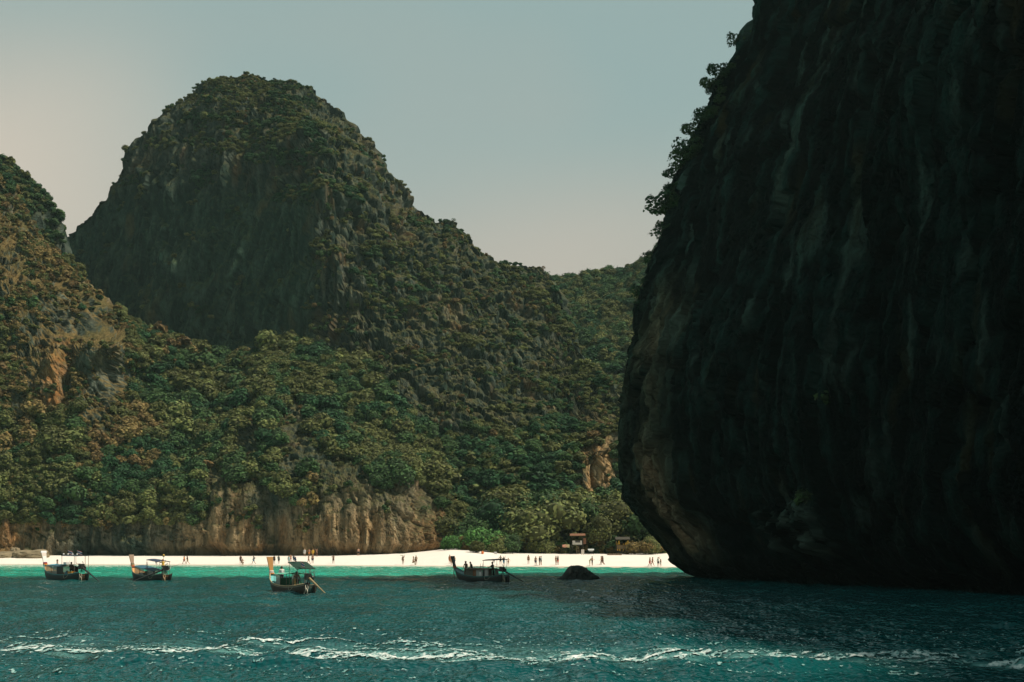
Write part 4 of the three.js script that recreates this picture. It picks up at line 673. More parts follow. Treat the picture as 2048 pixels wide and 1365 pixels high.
// ---------------------------------------------------------------- longtail boats. Local axes: +x to the prow, y up from the waterline, z to the side
const HALF = 4.3, beam = [[-4.3, 0.62], [-3.6, 0.86], [-2, 1.0], [0, 1.04], [1.6, 0.98], [2.8, 0.74], [3.6, 0.42], [4.3, 0.05]], sheer = [[-4.3, 0.86], [-3, 0.66], [-1.2, 0.56], [0.5, 0.6], [2, 0.78], [3.2, 1.12], [3.9, 1.46], [4.3, 1.75]], keel = [[-4.3, -0.1], [-3, -0.32], [0, -0.38], [2, -0.32], [3, -0.1], [3.7, 0.45], [4.1, 1.05], [4.3, 1.5]];
const smooth = (pts, x) => { const e = 0.25; return (curve(pts, x - e) + 2 * curve(pts, x) + curve(pts, x + e)) / 4; };
function hullGeo(inset, y0 = 0) { // shell from gunwale under the keel to gunwale
  const nx = 56, ns = 14, pos = [], index = [];
  for (let i = 0; i <= nx; i++) {
    const x = lerp(-HALF, HALF, i / nx), b = Math.max(0.015, smooth(beam, x) - inset), sh = smooth(sheer, x), k = smooth(keel, x) + inset + y0;
    for (let j = 0; j <= ns; j++) { const t = j / ns * 2 - 1, a = Math.abs(t), w = Math.pow(Math.sin(Math.min(1, a * 1.0) * Math.PI / 2), 0.75); pos.push(x - (x > 3 ? 0.25 * (1 - a) * (x - 3) : 0), k + (sh - k) * Math.pow(a, 2.1), Math.sign(t) * b * w); }
  }
  for (let i = 0; i < nx; i++) for (let j = 0; j < ns; j++) { const a = i * (ns + 1) + j, b = a + ns + 1; index.push(a, b, a + 1, b, b + 1, a + 1); }
  // transom
  const c = pos.length / 3; pos.push(-HALF, 0.5, 0); for (let j = 0; j < ns; j++) index.push(c, j, j + 1);
  const g = new THREE.BufferGeometry(); g.setAttribute('position', new THREE.Float32BufferAttribute(pos, 3)); g.setIndex(index); g.computeVertexNormals(); return g;
}
const railGeo = (side, r, dy = 0, out = 0) => tube([...Array(15)].map((_, i) => { const x = lerp(-HALF, HALF, i / 14); return V(x, smooth(sheer, x) + dy, side * (smooth(beam, x) + out)); }), r, 60, 6);
function sheetGeo(x0, x1, w, y0, y1, bow, thick = 0.03) { // an awning: bent across, with thickness
  const n = 12, m = 10, top_ = [], index = []; const P = (i, j, d) => { const u = i / n, v = j / m * 2 - 1; return [lerp(x0, x1, u), lerp(y0, y1, u) + bow * (1 - v * v) - d + 0.012 * Math.sin(u * 25), v * w]; };
  for (const d of [0, thick]) for (let i = 0; i <= n; i++) for (let j = 0; j <= m; j++) top_.push(...P(i, j, d));
  const N = (n + 1) * (m + 1); for (let i = 0; i < n; i++) for (let j = 0; j < m; j++) { const a = i * (m + 1) + j, b = a + m + 1; index.push(a, a + 1, b, b, a + 1, b + 1, N + a, N + b, N + a + 1, N + b, N + b + 1, N + a + 1); }
  const rim = []; for (let i = 0; i < n; i++) rim.push([i * (m + 1), (i + 1) * (m + 1)], [i * (m + 1) + m, (i + 1) * (m + 1) + m]); for (let j = 0; j < m; j++) rim.push([j, j + 1], [n * (m + 1) + j, n * (m + 1) + j + 1]);
  for (const [a, b] of rim) index.push(a, b, N + a, b, N + b, N + a);
  const g = new THREE.BufferGeometry(); g.setAttribute('position', new THREE.Float32BufferAttribute(top_, 3)); g.setIndex(index); return mergeVertices(g).toNonIndexed();
}
const flagMat = new THREE.MeshStandardMaterial({ roughness: 0.9, vertexColors: true, side: THREE.DoubleSide });
function flagGeo(w = 0.62, h = 0.4, droop = 0.35) { // five stripes: red, white, double blue, white, red, waving
  const C = [[0.5, 0.03, 0.04], [0.75, 0.74, 0.72], [0.03, 0.04, 0.16], [0.75, 0.74, 0.72], [0.5, 0.03, 0.04]], E = [0, 1 / 6, 2 / 6, 4 / 6, 5 / 6, 1], pos = [], col = [], index = [];
  for (let s = 0; s < 5; s++) for (let i = 0; i < 12; i++) { const b = pos.length / 3; for (const [u, v] of [[i / 12, E[s]], [(i + 1) / 12, E[s]], [(i + 1) / 12, E[s + 1]], [i / 12, E[s + 1]]]) { pos.push(-u * w, v * h - droop * u * h * 1.4, 0.05 * Math.sin(u * 9 + v) * u); col.push(...C[s]); } index.push(b, b + 1, b + 2, b, b + 2, b + 3); }
  const g = new THREE.BufferGeometry(); g.setAttribute('position', new THREE.Float32BufferAttribute(pos, 3)); g.setAttribute('color', new THREE.Float32BufferAttribute(col, 3)); g.setIndex(index); g.computeVertexNormals(); return g;
}
const ironMat = mat(0.02, 0.022, 0.02, 0.5), woodMat = mat(0.2, 0.09, 0.03, 0.5), ropeMat = mat(0.42, 0.38, 0.28, 0.9), postMat = mat(0.16, 0.14, 0.11, 0.6), whiteMat = mat(0.75, 0.73, 0.7, 0.6);
function longtail(C) {
  const o = new THREE.Group();
  part(o, 'hull', merge([hullGeo(0), hullGeo(0.05, 0.02)]), mat(...C.hull, 0.55));
  part(o, 'lining', hullGeo(0.062, 0.06), mat(...C.inside, 0.6));
  part(o, 'gunwale', merge([railGeo(1, 0.05), railGeo(-1, 0.05)]), mat(...C.rail, 0.5));
  part(o, 'rubbing_strake', merge([railGeo(1, 0.03, -0.13, -0.012), railGeo(-1, 0.03, -0.13, -0.012)]), mat(...C.strake, 0.6));
  // deck boards and thwarts
  for (let k = 0; k < 6; k++) { const x = -3.4 + k * 1.15; part(o, 'thwart', box(0.24, 0.04, 2 * (smooth(beam, x) - 0.1), x, smooth(sheer, x) - 0.22, 0), woodMat); }
  part(o, 'floor', new THREE.BoxGeometry(6.2, 0.05, 1.3).translate(-0.6, 0.02, 0), mat(0.16, 0.1, 0.05, 0.8));
  // foredeck boards
  for (let k = 0; k < 4; k++) { const x = 2.55 + k * 0.38; part(o, 'foredeck_board', box(0.36, 0.04, 2 * (smooth(beam, x) - 0.07), 0, 0, 0).rotateZ(0.55).translate(x, smooth(sheer, x) - 0.12, 0), mat(...C.deck, 0.6)); }
  // the tall prow post, flaring to the top, tied with ribbons
  const shape = new THREE.Shape(); shape.moveTo(-0.15, 0); shape.lineTo(0.15, 0); shape.lineTo(0.17, 0.7); shape.lineTo(0.30, C.post); shape.lineTo(-0.30, C.post); shape.lineTo(-0.17, 0.7); shape.closePath();
  const post = new THREE.ExtrudeGeometry(shape, { depth: 0.09, bevelEnabled: true, bevelSize: 0.015, bevelThickness: 0.015, bevelSegments: 2 }).translate(0, 0, -0.045).rotateY(Math.PI / 2).rotateZ(-0.28);
  const head = part(o, 'prow_post', post.translate(4.05, 1.25, 0), mat(...C.postColor, 0.45), C.postLabel);
  if (C.postCap) part(head, 'cloth_band', box(0.13, 0.2, 0.64).rotateZ(-0.28).translate(4.05 + 0.2765 * (C.post - 0.12), 1.25 + 0.961 * (C.post - 0.12), 0), mat(...C.postCap, 0.8));
  if (C.postCloth) part(head, 'cloth_wrap', box(0.125, C.post * 0.45, 0.42).rotateZ(-0.28).translate(4.05 + 0.2765 * C.post * 0.45, 1.25 + 0.961 * C.post * 0.45, 0), mat(...C.postCloth, 0.8));
  if (C.marks) for (let k = 0; k < 6; k++) part(head, 'pale_mark', box(0.13, 0.1, 0.16 - 0.03 * (k % 3)).rotateZ(-0.28).translate(4.05 + 0.2765 * (0.75 + k * 0.17), 1.25 + 0.961 * (0.75 + k * 0.17), 0), mat(0.5, 0.48, 0.45, 0.8));
  C.ribbons.forEach((c, k) => { const t = 0.28 + k * 0.13; part(o, 'ribbon', new THREE.TorusGeometry(0.19 - 0.01 * k, 0.07, 7, 16).rotateX(Math.PI / 2).scale(0.75, 1, 1.05).rotateZ(-0.28).translate(4.05 + 0.2765 * t, 1.25 + 0.961 * t, 0), mat(...c, 0.85)); });
  part(o, 'ribbon_tail', tube([V(4.2, 1.5, 0.14), V(4.42, 1.2, 0.2), V(4.4, 0.8, 0.16), V(4.36, 0.35, 0.18)], 0.06, 14, 5).scale(1, 1, 0.8), mat(...(C.tail ?? C.ribbons[0]), 0.9));
  // low awning over the passengers on its own posts, with clear or patterned side sheets
  const A = C.awning;
  if (A) {
    part(o, 'awning', sheetGeo(A.x0, A.x1, A.w ?? 1.0, A.y0, A.y1, 0.12), mat(...A.color, 0.6, { side: THREE.DoubleSide }));
    const n = A.posts ?? 3;
    for (let k = 0; k < n; k++) for (const s of [-1, 1]) { const x = lerp(A.x0 + 0.06, A.x1 - 0.06, k / (n - 1)), y = lerp(A.y0, A.y1, k / (n - 1)); part(o, 'awning_post', rod(V(x, smooth(sheer, x) - 0.1, s * (A.w ?? 1) * 0.94), V(x, y + 0.02, s * (A.w ?? 1) * 0.94), 0.025), postMat); }
    (A.sides ?? []).forEach(([u0, u1, c, glassy]) => { for (const s of [-1, 1]) { const xa = lerp(A.x0, A.x1, u0), xb = lerp(A.x0, A.x1, u1), ya = smooth(sheer, xa), yb = smooth(sheer, xb), sh = new THREE.Shape(); sh.moveTo(xa, ya); sh.lineTo(xb, yb); sh.lineTo(xb, lerp(A.y0, A.y1, u1) - 0.02); sh.lineTo(xa, lerp(A.y0, A.y1, u0) - 0.02); sh.closePath(); part(o, 'side_sheet', new THREE.ExtrudeGeometry(sh, { depth: 0.02, bevelEnabled: false }).translate(0, 0, s * (A.w ?? 1) * 0.9 - 0.01), glassy ? glassMat : mat(...c, 0.75)); } });
  }
  // taller stern canopy
  const K = C.canopy;
  if (K) {
    part(o, 'canopy', sheetGeo(K.x0, K.x1, K.w ?? 0.85, K.y0, K.y1, K.bow ?? 0.08, 0.035), mat(...K.color, 0.9, { side: THREE.DoubleSide }));
    for (const u of [0.04, 0.96]) { const x = lerp(K.x0, K.x1, u), y = lerp(K.y0, K.y1, u); for (const s of [-1, 1]) part(o, 'canopy_post', rod(V(x, smooth(sheer, x) - 0.1, s * 0.8), V(x, y + 0.02, s * 0.8), 0.024), postMat); part(o, 'canopy_beam', rod(V(x, y - 0.03, -0.84), V(x, y - 0.03, 0.84), 0.022), postMat); }
    for (const s of [-1, 1]) part(o, 'canopy_rail', rod(V(K.x0, K.y0 - 0.03, s * 0.8), V(K.x1, K.y1 - 0.03, s * 0.8), 0.02), postMat);
    if (K.rag) part(o, 'hanging_rag', new THREE.ConeGeometry(0.13, 0.45, 7).rotateX(Math.PI).scale(1, 1, 0.6).translate(lerp(K.x0, K.x1, 0.35), lerp(K.y0, K.y1, 0.35) - 0.22, -0.5), mat(...K.color, 0.9));
    for (const u of C.flags ?? []) { const x = lerp(K.x0, K.x1, u), y = lerp(K.y0, K.y1, u); const p = part(o, 'flag_pole', rod(V(x, y - 0.1, -0.4), V(x + 0.12, y + 0.62, -0.4), 0.014), postMat); part(p, 'flag', flagGeo().rotateY(C.flagTurn ?? 0.3).translate(x + 0.08, y + 0.2, -0.4), flagMat); }
    for (let k = 0; k < (K.lamps ?? 0); k++) { const x = lerp(K.x1, K.x0, k / 3), y = lerp(K.y1, K.y0, k / 3) + 0.14; part(o, 'deck_lamp', merge([new THREE.SphereGeometry(0.1, 10, 7).scale(1, 0.8, 1).translate(x, y, -0.55), rod(V(x, y - 0.15, -0.55), V(x, y, -0.55), 0.02)]), whiteMat); }
  }
  if (C.ladder) part(o, 'ladder', merge([rod(V(C.ladder, 0.6, -0.7), V(C.ladder + 0.1, 2.1, -0.6), 0.02), rod(V(C.ladder + 0.4, 0.6, -0.7), V(C.ladder + 0.45, 2.1, -0.6), 0.02), ...[0.9, 1.2, 1.5, 1.8].map((y) => rod(V(C.ladder + 0.03, y, -0.68), V(C.ladder + 0.42, y, -0.68), 0.016))]), postMat);
  // engine on its pivot, long shaft and propeller, rudder
  const eng = new THREE.Group(); eng.name = 'engine'; o.add(eng); eng.position.set(-3.9, 1.35, 0); eng.rotation.y = (C.swing ?? 0) * Math.PI / 180;
  part(eng, 'engine_block', merge([box(0.62, 0.42, 0.4, 0.1, 0.05, 0), box(0.4, 0.2, 0.5, 0.1, 0.3, 0), new THREE.CylinderGeometry(0.17, 0.17, 0.46, 14).rotateX(Math.PI / 2).translate(0.32, 0.02, 0), new THREE.CylinderGeometry(0.2, 0.2, 0.1, 16).rotateX(Math.PI / 2).translate(-0.1, 0.02, 0.28)]), ironMat);
  part(eng, 'exhaust', merge([tube([V(0, 0.3, 0.12), V(0.05, 0.55, 0.15), V(0.3, 0.62, 0.2)], 0.04, 10, 6), box(0.16, 0.14, 0.2, 0.25, 0.36, -0.1)]), mat(0.2, 0.2, 0.19, 0.5));
  part(eng, 'hose', tube([V(0.3, 0.25, -0.2), V(0.55, 0.4, -0.1), V(0.5, 0.0, 0.2), V(0.2, -0.2, 0.25)], 0.03, 18, 5), mat(0.4, 0.4, 0.37, 0.7));
  part(eng, 'tail_shaft', merge([rod(V(-0.2, -0.05, 0), V(-1.9, -0.72, 0), 0.11, 0.085), rod(V(-1.9, -0.72, 0), V(-4.2, -1.62, 0), 0.07, 0.045)]), mat(...(C.shaft ?? [0.025, 0.025, 0.024]), 0.5));
  part(eng, 'tiller', rod(V(0.3, 0.2, 0), V(1.5, 0.5, 0.1), 0.028, 0.022), mat(0.1, 0.08, 0.05, 0.6));
  part(eng, 'pivot_stand', merge([rod(V(0, -0.55, 0.12), V(0, -0.1, 0.1), 0.035), rod(V(0, -0.55, -0.12), V(0, -0.1, -0.1), 0.035), rod(V(0.25, -0.6, 0), V(0, -0.15, 0), 0.03)]), ironMat);
  part(o, 'rudder', box(0.5, 0.9, 0.05, -4.5, 0.25, 0.25), mat(...C.hull, 0.6));
  // tyre fender and rope at the stern, drawn up in loops
  part(o, 'stern_frame', merge([new THREE.TorusGeometry(0.36, 0.035, 8, 24).translate(-4.35, 0.1, C.loopSide ?? -0.5), ...[-0.12, 0.1].map((z) => tube([V(-4.2, 0.75, z - 0.35), V(-4.62, 0.45, z - 0.5), V(-4.5, 0.05, z - 0.55), V(-4.3, -0.15, z - 0.5)], 0.025, 14, 5))]), C.loopMat ?? ropeMat);
  part(o, 'side_rope', tube([V(-1.9, 0.6, -1.06), V(-2.1, 0.25, -1.1), V(-2.5, 0.32, -1.06), V(-2.8, 0.62, -0.98)], 0.02, 16, 5), ropeMat);
  (C.extra ?? (() => {}))(o);
  return o;
}
const glassMat = new THREE.MeshPhysicalMaterial({ transmission: 0.85, thickness: 0, roughness: 0.35, ior: 1.3 }); glassMat.color.setRGB(0.75, 0.78, 0.74);
function berth(o, px, py, heading, name, label, scale = 1) { // hull centre at that spot of the water, heading in degrees: 0 = prow to the left, 90 = prow straight away
  const d = EYE * F / (py - HZ); o.position.set(wx(px, d), 0.0, -d); o.rotation.y = Math.PI - heading * Math.PI / 180; o.scale.setScalar(scale); o.updateMatrixWorld(true); return top(o, name, label, 'boat', 'longtail boats moored off the beach');
}
const onBoat = (o, x, y, z) => o.localToWorld(V(x, y, z));
const heading = (o) => o.rotation.y * 180 / Math.PI; // a figure facing +z turned by this plus 90 looks to the prow

// blue roofed boat on the far left
const boatA = longtail({
  hull: [0.012, 0.024, 0.022], inside: [0.3, 0.17, 0.08], rail: [0.03, 0.2, 0.2], strake: [0.02, 0.1, 0.1], deck: [0.42, 0.24, 0.09], post: 1.9, postColor: [0.72, 0.62, 0.55], postCap: [0.8, 0.8, 0.82], postCloth: [0.85, 0.82, 0.78], ribbons: [[0.6, 0.26, 0.03], [0.5, 0.09, 0.04], [0.22, 0.03, 0.08]], tail: [0.03, 0.02, 0.02],
  awning: { x0: -1.5, x1: 2.3, y0: 1.42, y1: 1.5, w: 0.95, color: [0.03, 0.075, 0.1], posts: 4, sides: [[0.0, 0.34, [0.035, 0.034, 0.028]], [0.36, 0.66, [0.3, 0.3, 0.25], true], [0.68, 0.97, [0.3, 0.3, 0.25], true]] },
  canopy: { x0: -3.9, x1: -1.0, y0: 2.62, y1: 2.62, color: [0.03, 0.05, 0.075], bow: 0.05, lamps: 4 }, flags: [0.05, 0.72], flagTurn: 0.4,
  extra: (o) => {
    part(o, 'roof_sheet', sheetGeo(0.9, 1.9, 0.7, 1.58, 1.6, 0.08, 0.02), mat(0.1, 0.3, 0.38, 0.6)); part(o, 'roof_sheet', sheetGeo(-1.4, -0.3, 0.7, 1.6, 1.6, 0.08, 0.02), mat(0.06, 0.25, 0.3, 0.6));
    part(o, 'roof_rack', merge([box(0.6, 0.22, 0.4, -0.2, 1.78, 0.2), rod(V(-0.5, 1.6, 0.4), V(-0.5, 2.1, 0.4), 0.015), rod(V(0.1, 1.6, 0.4), V(0.1, 2.1, 0.4), 0.015)]), whiteMat);
    part(o, 'rail_pole', rod(V(-3.2, 0.7, 0.75), V(-3.2, 2.6, 0.75), 0.03), mat(0.5, 0.45, 0.36, 0.7));
  },
});
berth(boatA, 127, 1160, 42, 'longtail_boat', 'dark longtail boat with white wrapped prow post and blue roof, leftmost of the four', 1.1);
// boat with clear side sheets, engine swung so that its shaft crosses the hull
const boatB = longtail({
  hull: [0.014, 0.02, 0.018], inside: [0.34, 0.18, 0.07], rail: [0.14, 0.2, 0.16], strake: [0.03, 0.06, 0.05], deck: [0.55, 0.26, 0.08], post: 1.75, postColor: [0.32, 0.21, 0.14], ribbons: [[0.55, 0.12, 0.05], [0.5, 0.2, 0.08], [0.3, 0.25, 0.14], [0.25, 0.22, 0.16]], tail: [0.3, 0.1, 0.06],
  awning: { x0: -2.7, x1: 1.9, y0: 1.1, y1: 1.62, w: 0.95, color: [0.03, 0.1, 0.15], posts: 5, sides: [[0.02, 0.3, [0, 0, 0], true], [0.55, 0.76, [0, 0, 0], true], [0.78, 0.98, [0, 0, 0], true]] },
  canopy: { x0: -3.5, x1: -0.9, y0: 2.2, y1: 2.42, color: [0.02, 0.035, 0.07], bow: 0.1, rag: true }, ladder: -0.9, swing: -118, loopMat: mat(0.5, 0.33, 0.18, 0.8),
  extra: (o) => {
    part(o, 'top_basket', merge([rod(V(-2.9, 2.3, 0.3), V(-2.9, 2.85, 0.3), 0.02), new THREE.SphereGeometry(0.14, 10, 8).scale(1, 1.2, 1).translate(-2.9, 2.9, 0.3)]), mat(0.5, 0.3, 0.06, 0.7));
    part(o, 'seat_pile', merge([box(0.9, 0.3, 1.2, 0.9, 0.72, 0), box(0.5, 0.5, 1.0, -0.2, 0.8, 0)]), mat(0.07, 0.09, 0.08, 0.9));
  },
});
berth(boatB, 298, 1161, 46, 'longtail_boat', 'longtail boat with clear side sheets and shaft swung forward along its hull, second from left', 1.0);
// the nearest boat, turquoise inside
const boatC = longtail({
  hull: [0.04, 0.03, 0.02], inside: [0.08, 0.34, 0.34], rail: [0.5, 0.36, 0.2], strake: [0.3, 0.27, 0.2], deck: [0.12, 0.42, 0.42], post: 1.95, postColor: [0.42, 0.2, 0.05], ribbons: [[0.5, 0.18, 0.05], [0.6, 0.5, 0.45], [0.65, 0.6, 0.55]], tail: [0.2, 0.08, 0.03],
  awning: { x0: -1.2, x1: 1.6, y0: 1.66, y1: 1.58, w: 0.95, color: [0.13, 0.42, 0.3], posts: 3, sides: [[0.55, 0.9, [0, 0, 0], true]] },
  canopy: { x0: -3.4, x1: -1.5, y0: 2.15, y1: 2.75, w: 0.92, color: [0.002, 0.03, 0.018], bow: 0.04, rag: true }, flags: [0.1, 0.98], flagTurn: 0.1, shaft: [0.3, 0.22, 0.11], loopMat: mat(0.6, 0.56, 0.45, 0.7),
  extra: (o) => {
    part(o, 'front_panel', box(0.04, 0.85, 1.5, 1.35, 0.8, 0), mat(0.02, 0.16, 0.1, 0.7)); part(o, 'wheelhouse_panel', box(0.04, 0.7, 1.2, -1.3, 0.62, 0), mat(0.02, 0.16, 0.1, 0.7));
    part(o, 'plank', box(0.9, 0.05, 0.2).rotateZ(1.35).translate(-2.7, 0.8, -0.75), mat(0.4, 0.25, 0.1, 0.7)); part(o, 'plank', box(0.9, 0.05, 0.12).rotateZ(1.5).translate(-2.3, 0.8, -0.8), mat(0.3, 0.26, 0.18, 0.7));
    part(o, 'seat_box', box(0.55, 0.5, 0.6, -1.6, 0.5, -0.45), mat(0.012, 0.014, 0.014, 0.8)); part(o, 'fuel_drum', new THREE.CylinderGeometry(0.2, 0.2, 0.6, 16).translate(-2.9, 0.6, 0.35), mat(0.02, 0.022, 0.02, 0.6)); part(o, 'fuel_can', box(0.25, 0.35, 0.2, -2.75, 0.55, -0.55), mat(0.5, 0.22, 0.03, 0.6));
    part(o, 'engine_guard', merge([new THREE.TorusGeometry(0.36, 0.02, 6, 20).rotateY(0.4).translate(-3.9, 1.5, 0.3), tube([V(-3.6, 1.9, 0.2), V(-3.8, 2.2, 0.2), V(-4.0, 1.8, 0.1)], 0.02, 10, 5)]), mat(0.05, 0.05, 0.045, 0.6));
  },
});
berth(boatC, 580, 1184, 55, 'longtail_boat', 'nearest longtail boat, turquoise inside, with orange wooden prow post and green canopy', 0.98);
// the black boat with a boarded cabin
const boatD = longtail({
  hull: [0.01, 0.014, 0.014], inside: [0.1, 0.2, 0.2], rail: [0.02, 0.13, 0.12], strake: [0.02, 0.08, 0.075], deck: [0.2, 0.3, 0.3], post: 1.75, postColor: [0.035, 0.028, 0.028], marks: true, ribbons: [[0.6, 0.14, 0.05], [0.55, 0.12, 0.05], [0.12, 0.13, 0.12], [0.1, 0.1, 0.1]], tail: [0.12, 0.02, 0.02],
  awning: { x0: -2.4, x1: 1.5, y0: 1.46, y1: 1.5, w: 0.95, color: [0.16, 0.11, 0.06], posts: 4, sides: [[0.0, 0.16, [0.3, 0.3, 0.28]], [0.17, 0.24, [0.02, 0.03, 0.03]], [0.26, 0.52, [0.28, 0.31, 0.29]], [0.53, 0.68, [0.17, 0.07, 0.025]], [0.69, 0.98, [0.19, 0.2, 0.16]]] },
  canopy: { x0: -3.8, x1: -1.4, y0: 2.62, y1: 2.5, w: 0.9, color: [0.02, 0.045, 0.08], bow: 0.1, rag: true }, ladder: -1.3,
  extra: (o) => {
    part(o, 'table_top', box(1.5, 0.05, 0.9, 0.1, 1.72, 0), mat(0.25, 0.42, 0.4, 0.6)); part(o, 'corner_post', box(0.14, 0.95, 0.12, 1.48, 1.1, 0.9), mat(0.1, 0.06, 0.035, 0.8)); part(o, 'corner_post', box(0.12, 0.95, 0.12, 1.48, 1.1, -0.9), mat(0.1, 0.06, 0.035, 0.8));
    for (let k = 0; k < 9; k++) part(o, 'cabin_board', box(0.05, 0.7, 0.03).translate(0.2 + k * 0.14, 1.05, -0.915), mat(0.12, 0.13, 0.1, 0.85));
    part(o, 'eave_bundle', tube([V(1.5, 1.45, -0.95), V(0.6, 1.38, -1.0), V(-0.4, 1.43, -0.98), V(-1.8, 1.4, -1.0)], 0.07, 20, 6), mat(0.1, 0.075, 0.045, 0.9));
    part(o, 'white_pail', new THREE.CylinderGeometry(0.22, 0.18, 0.45, 14).translate(-1.35, 0.9, -1.02), mat(0.6, 0.6, 0.57, 0.7));
  },
});
berth(boatD, 958, 1163, 43, 'longtail_boat', 'black longtail boat with boarded cabin and black prow post, left of the sea rock', 0.96);

// what stands on the boats, and who is aboard
{
  const o = boatA, h = heading(o), c = new THREE.Group(); part(c, 'crate_body', box(0.9, 0.42, 0.5, 0, 0.21, 0), mat(0.62, 0.27, 0.03, 0.6)); part(c, 'crate_slat', box(0.16, 0.36, 0.02, 0.1, 0.21, 0.262), mat(0.35, 0.1, 0.02, 0.6)); part(c, 'crate_lid', box(0.96, 0.05, 0.56, 0, 0.455, 0), mat(0.6, 0.25, 0.03, 0.6));
  c.position.copy(onBoat(o, -2.75, 0.5, -0.55)); c.rotation.y = o.rotation.y; top(c, 'crate', 'orange crate standing near the stern of the leftmost boat', 'crate');
  const jug = new THREE.Group(); part(jug, 'jug_body', new THREE.CylinderGeometry(0.26, 0.28, 0.5, 16).translate(0, 0.25, 0), mat(0.06, 0.16, 0.2, 0.4)); part(jug, 'jug_neck', new THREE.CylinderGeometry(0.08, 0.2, 0.15, 14).translate(0, 0.57, 0), mat(0.06, 0.14, 0.17, 0.4)); jug.position.copy(onBoat(o, -1.85, 0.42, -0.6)); top(jug, 'water_jug', 'blue grey round water jug beside the orange crate', 'jug');
  person({ at: onBoat(o, 1.95, 0.62, 0.35), face: h + 150, pose: SIT, skin: 'fair', wear: { vest: [0.3, 0.29, 0.27], shorts: [0.02, 0.02, 0.02] }, label: 'person sitting at the front edge of the blue roof on the leftmost boat', fine: true });
  person({ at: onBoat(o, -2.2, 0.62, -0.3), face: h + 60, pose: { ...SIT, hip: 0.55, legL: [75, 80, 8], legR: [75, 80, 8] }, skin: 'tan', wear: { shirt: [0.06, 0.03, 0.02], shorts: [0.02, 0.02, 0.02] }, label: 'person in dark shirt sitting beside the engine of the leftmost boat', fine: true });
  person({ at: onBoat(boatB, -3.55, 0.8, -0.1), face: heading(boatB) + 70, pose: { armR: [90, 30, 20], armL: [75, 45, 20], lean: 12 }, skin: 'tan', hair: [0.3, 0.12, 0.07], wear: { shirt: [0.6, 0.36, 0.05], trousers: [0.2, 0.21, 0.2] }, label: 'boatman in yellow shirt reaching for the navy canopy of the second boat', fine: true });
  const floral = new THREE.MeshStandardMaterial({ roughness: 0.9, vertexColors: true });
  const f = person({ at: onBoat(boatC, -2.15, 0.16, -0.35), face: heading(boatC) + 75, pose: { armL: [-8, 16, 14], armR: [-14, 12, 16], legL: [3, 4, 7], legR: [-3, 4, 7] }, skin: 'brown', wear: { shirt: floral, trousers: [0.01, 0.011, 0.012] }, label: 'boatman in floral shirt standing under the green canopy of the nearest boat', fine: true });
  f.traverse((m) => { if (m.name === 'shirt') { const p = m.geometry.attributes.position, c = []; for (let k = 0; k < p.count; k++) { const n = noise(p.getX(k) * 16, p.getY(k) * 16, p.getZ(k) * 16), n2 = noise(p.getX(k) * 22 + 5, p.getY(k) * 22, p.getZ(k) * 22); c.push(...(n > 0.25 ? [0.42, 0.32, 0.2] : n2 > 0.4 ? [0.4, 0.08, 0.04] : [0.05, 0.045, 0.04])); } m.geometry.setAttribute('color', new THREE.Float32BufferAttribute(c, 3)); } });
  person({ at: onBoat(boatC, 2.1, 0.55, 0.1), face: heading(boatC) + 90, pose: { armL: [10, 40], armR: [10, 40] }, skin: 'tan', wear: { shirt: [0.78, 0.76, 0.74], shorts: [0.05, 0.05, 0.06] }, label: 'person in white shirt seen from behind over the green awning of the nearest boat', fine: true });
  person({ at: onBoat(boatD, 2.3, 0.55, 0.1), face: heading(boatD) + 200, pose: { armL: [22, 28, 16], armR: [-6, 22, 22], lean: 6 }, skin: 'brown', wear: { shorts: [0.05, 0.05, 0.045], trousers: [0.05, 0.05, 0.045] }, hat: [0.04, 0.04, 0.035], label: 'bare chested person in a brimmed hat standing at the bow of the black boat', fine: true });
  person({ at: onBoat(boatD, 0.75, 0.55, -0.45), face: heading(boatD) + 120, pose: { armL: [-20, 60, 50], armR: [-10, 30, 40], lean: 14, nod: 10 }, skin: 'brown', wear: { shirt: [0.04, 0.045, 0.03] }, label: 'person leaning on the cabin roof of the black boat with spread elbows', fine: true });
  person({ at: onBoat(boatD, -2.2, 0.82, 0.1), face: heading(boatD) + 100, pose: { ...SIT, hip: 0.55, legL: [75, 80, 8], legR: [75, 80, 8] }, skin: 'brown', wear: { shirt: [0.012, 0.025, 0.025], long: [0, 0, 0] }, label: 'person in dark top sitting under the navy canopy of the black boat', fine: true });
}
// ---------------------------------------------------------------- rocks
function rockGeo(seed, sx, sy, sz, detail = 24, rough = 0.28) {
  const g = mergeVertices(new THREE.IcosahedronGeometry(1, detail).deleteAttribute('uv').deleteAttribute('normal')), p = g.attributes.position, c = [];
  for (let k = 0; k < p.count; k++) {
    const v = V(p.getX(k), p.getY(k), p.getZ(k)), q = 0.88 + 0.12 / Math.max(Math.abs(v.x), Math.abs(v.y) * 0.9, Math.abs(v.z)), n = 1 + rough * 1.6 * fbm(v.x * 1.1 + seed, v.y * 1.1, v.z * 1.1, 3) + rough * 0.5 * fbm(v.x * 4 + seed, v.y * 4, v.z * 4, 3) - rough * 0.35 * clamp(ridged(v.x * 1.6 + seed, v.y * 2.2, v.z * 1.6, 2) - 0.55) * 2;
    v.multiplyScalar(n * q); p.setXYZ(k, v.x * sx, v.y * sy, v.z * sz); const t = 0.5 + 0.9 * fbm(v.x / sx * 2.2 + seed, v.y / sy * 2.2, v.z / sz * 2.2, 4); c.push(...mix3([0.1, 0.078, 0.045], [0.28, 0.22, 0.135], clamp(t)));
  }
  g.setAttribute('color', new THREE.Float32BufferAttribute(c, 3)); g.computeVertexNormals(); return g;
}
const boulderMat = new THREE.MeshStandardMaterial({ roughness: 0.95, vertexColors: true });
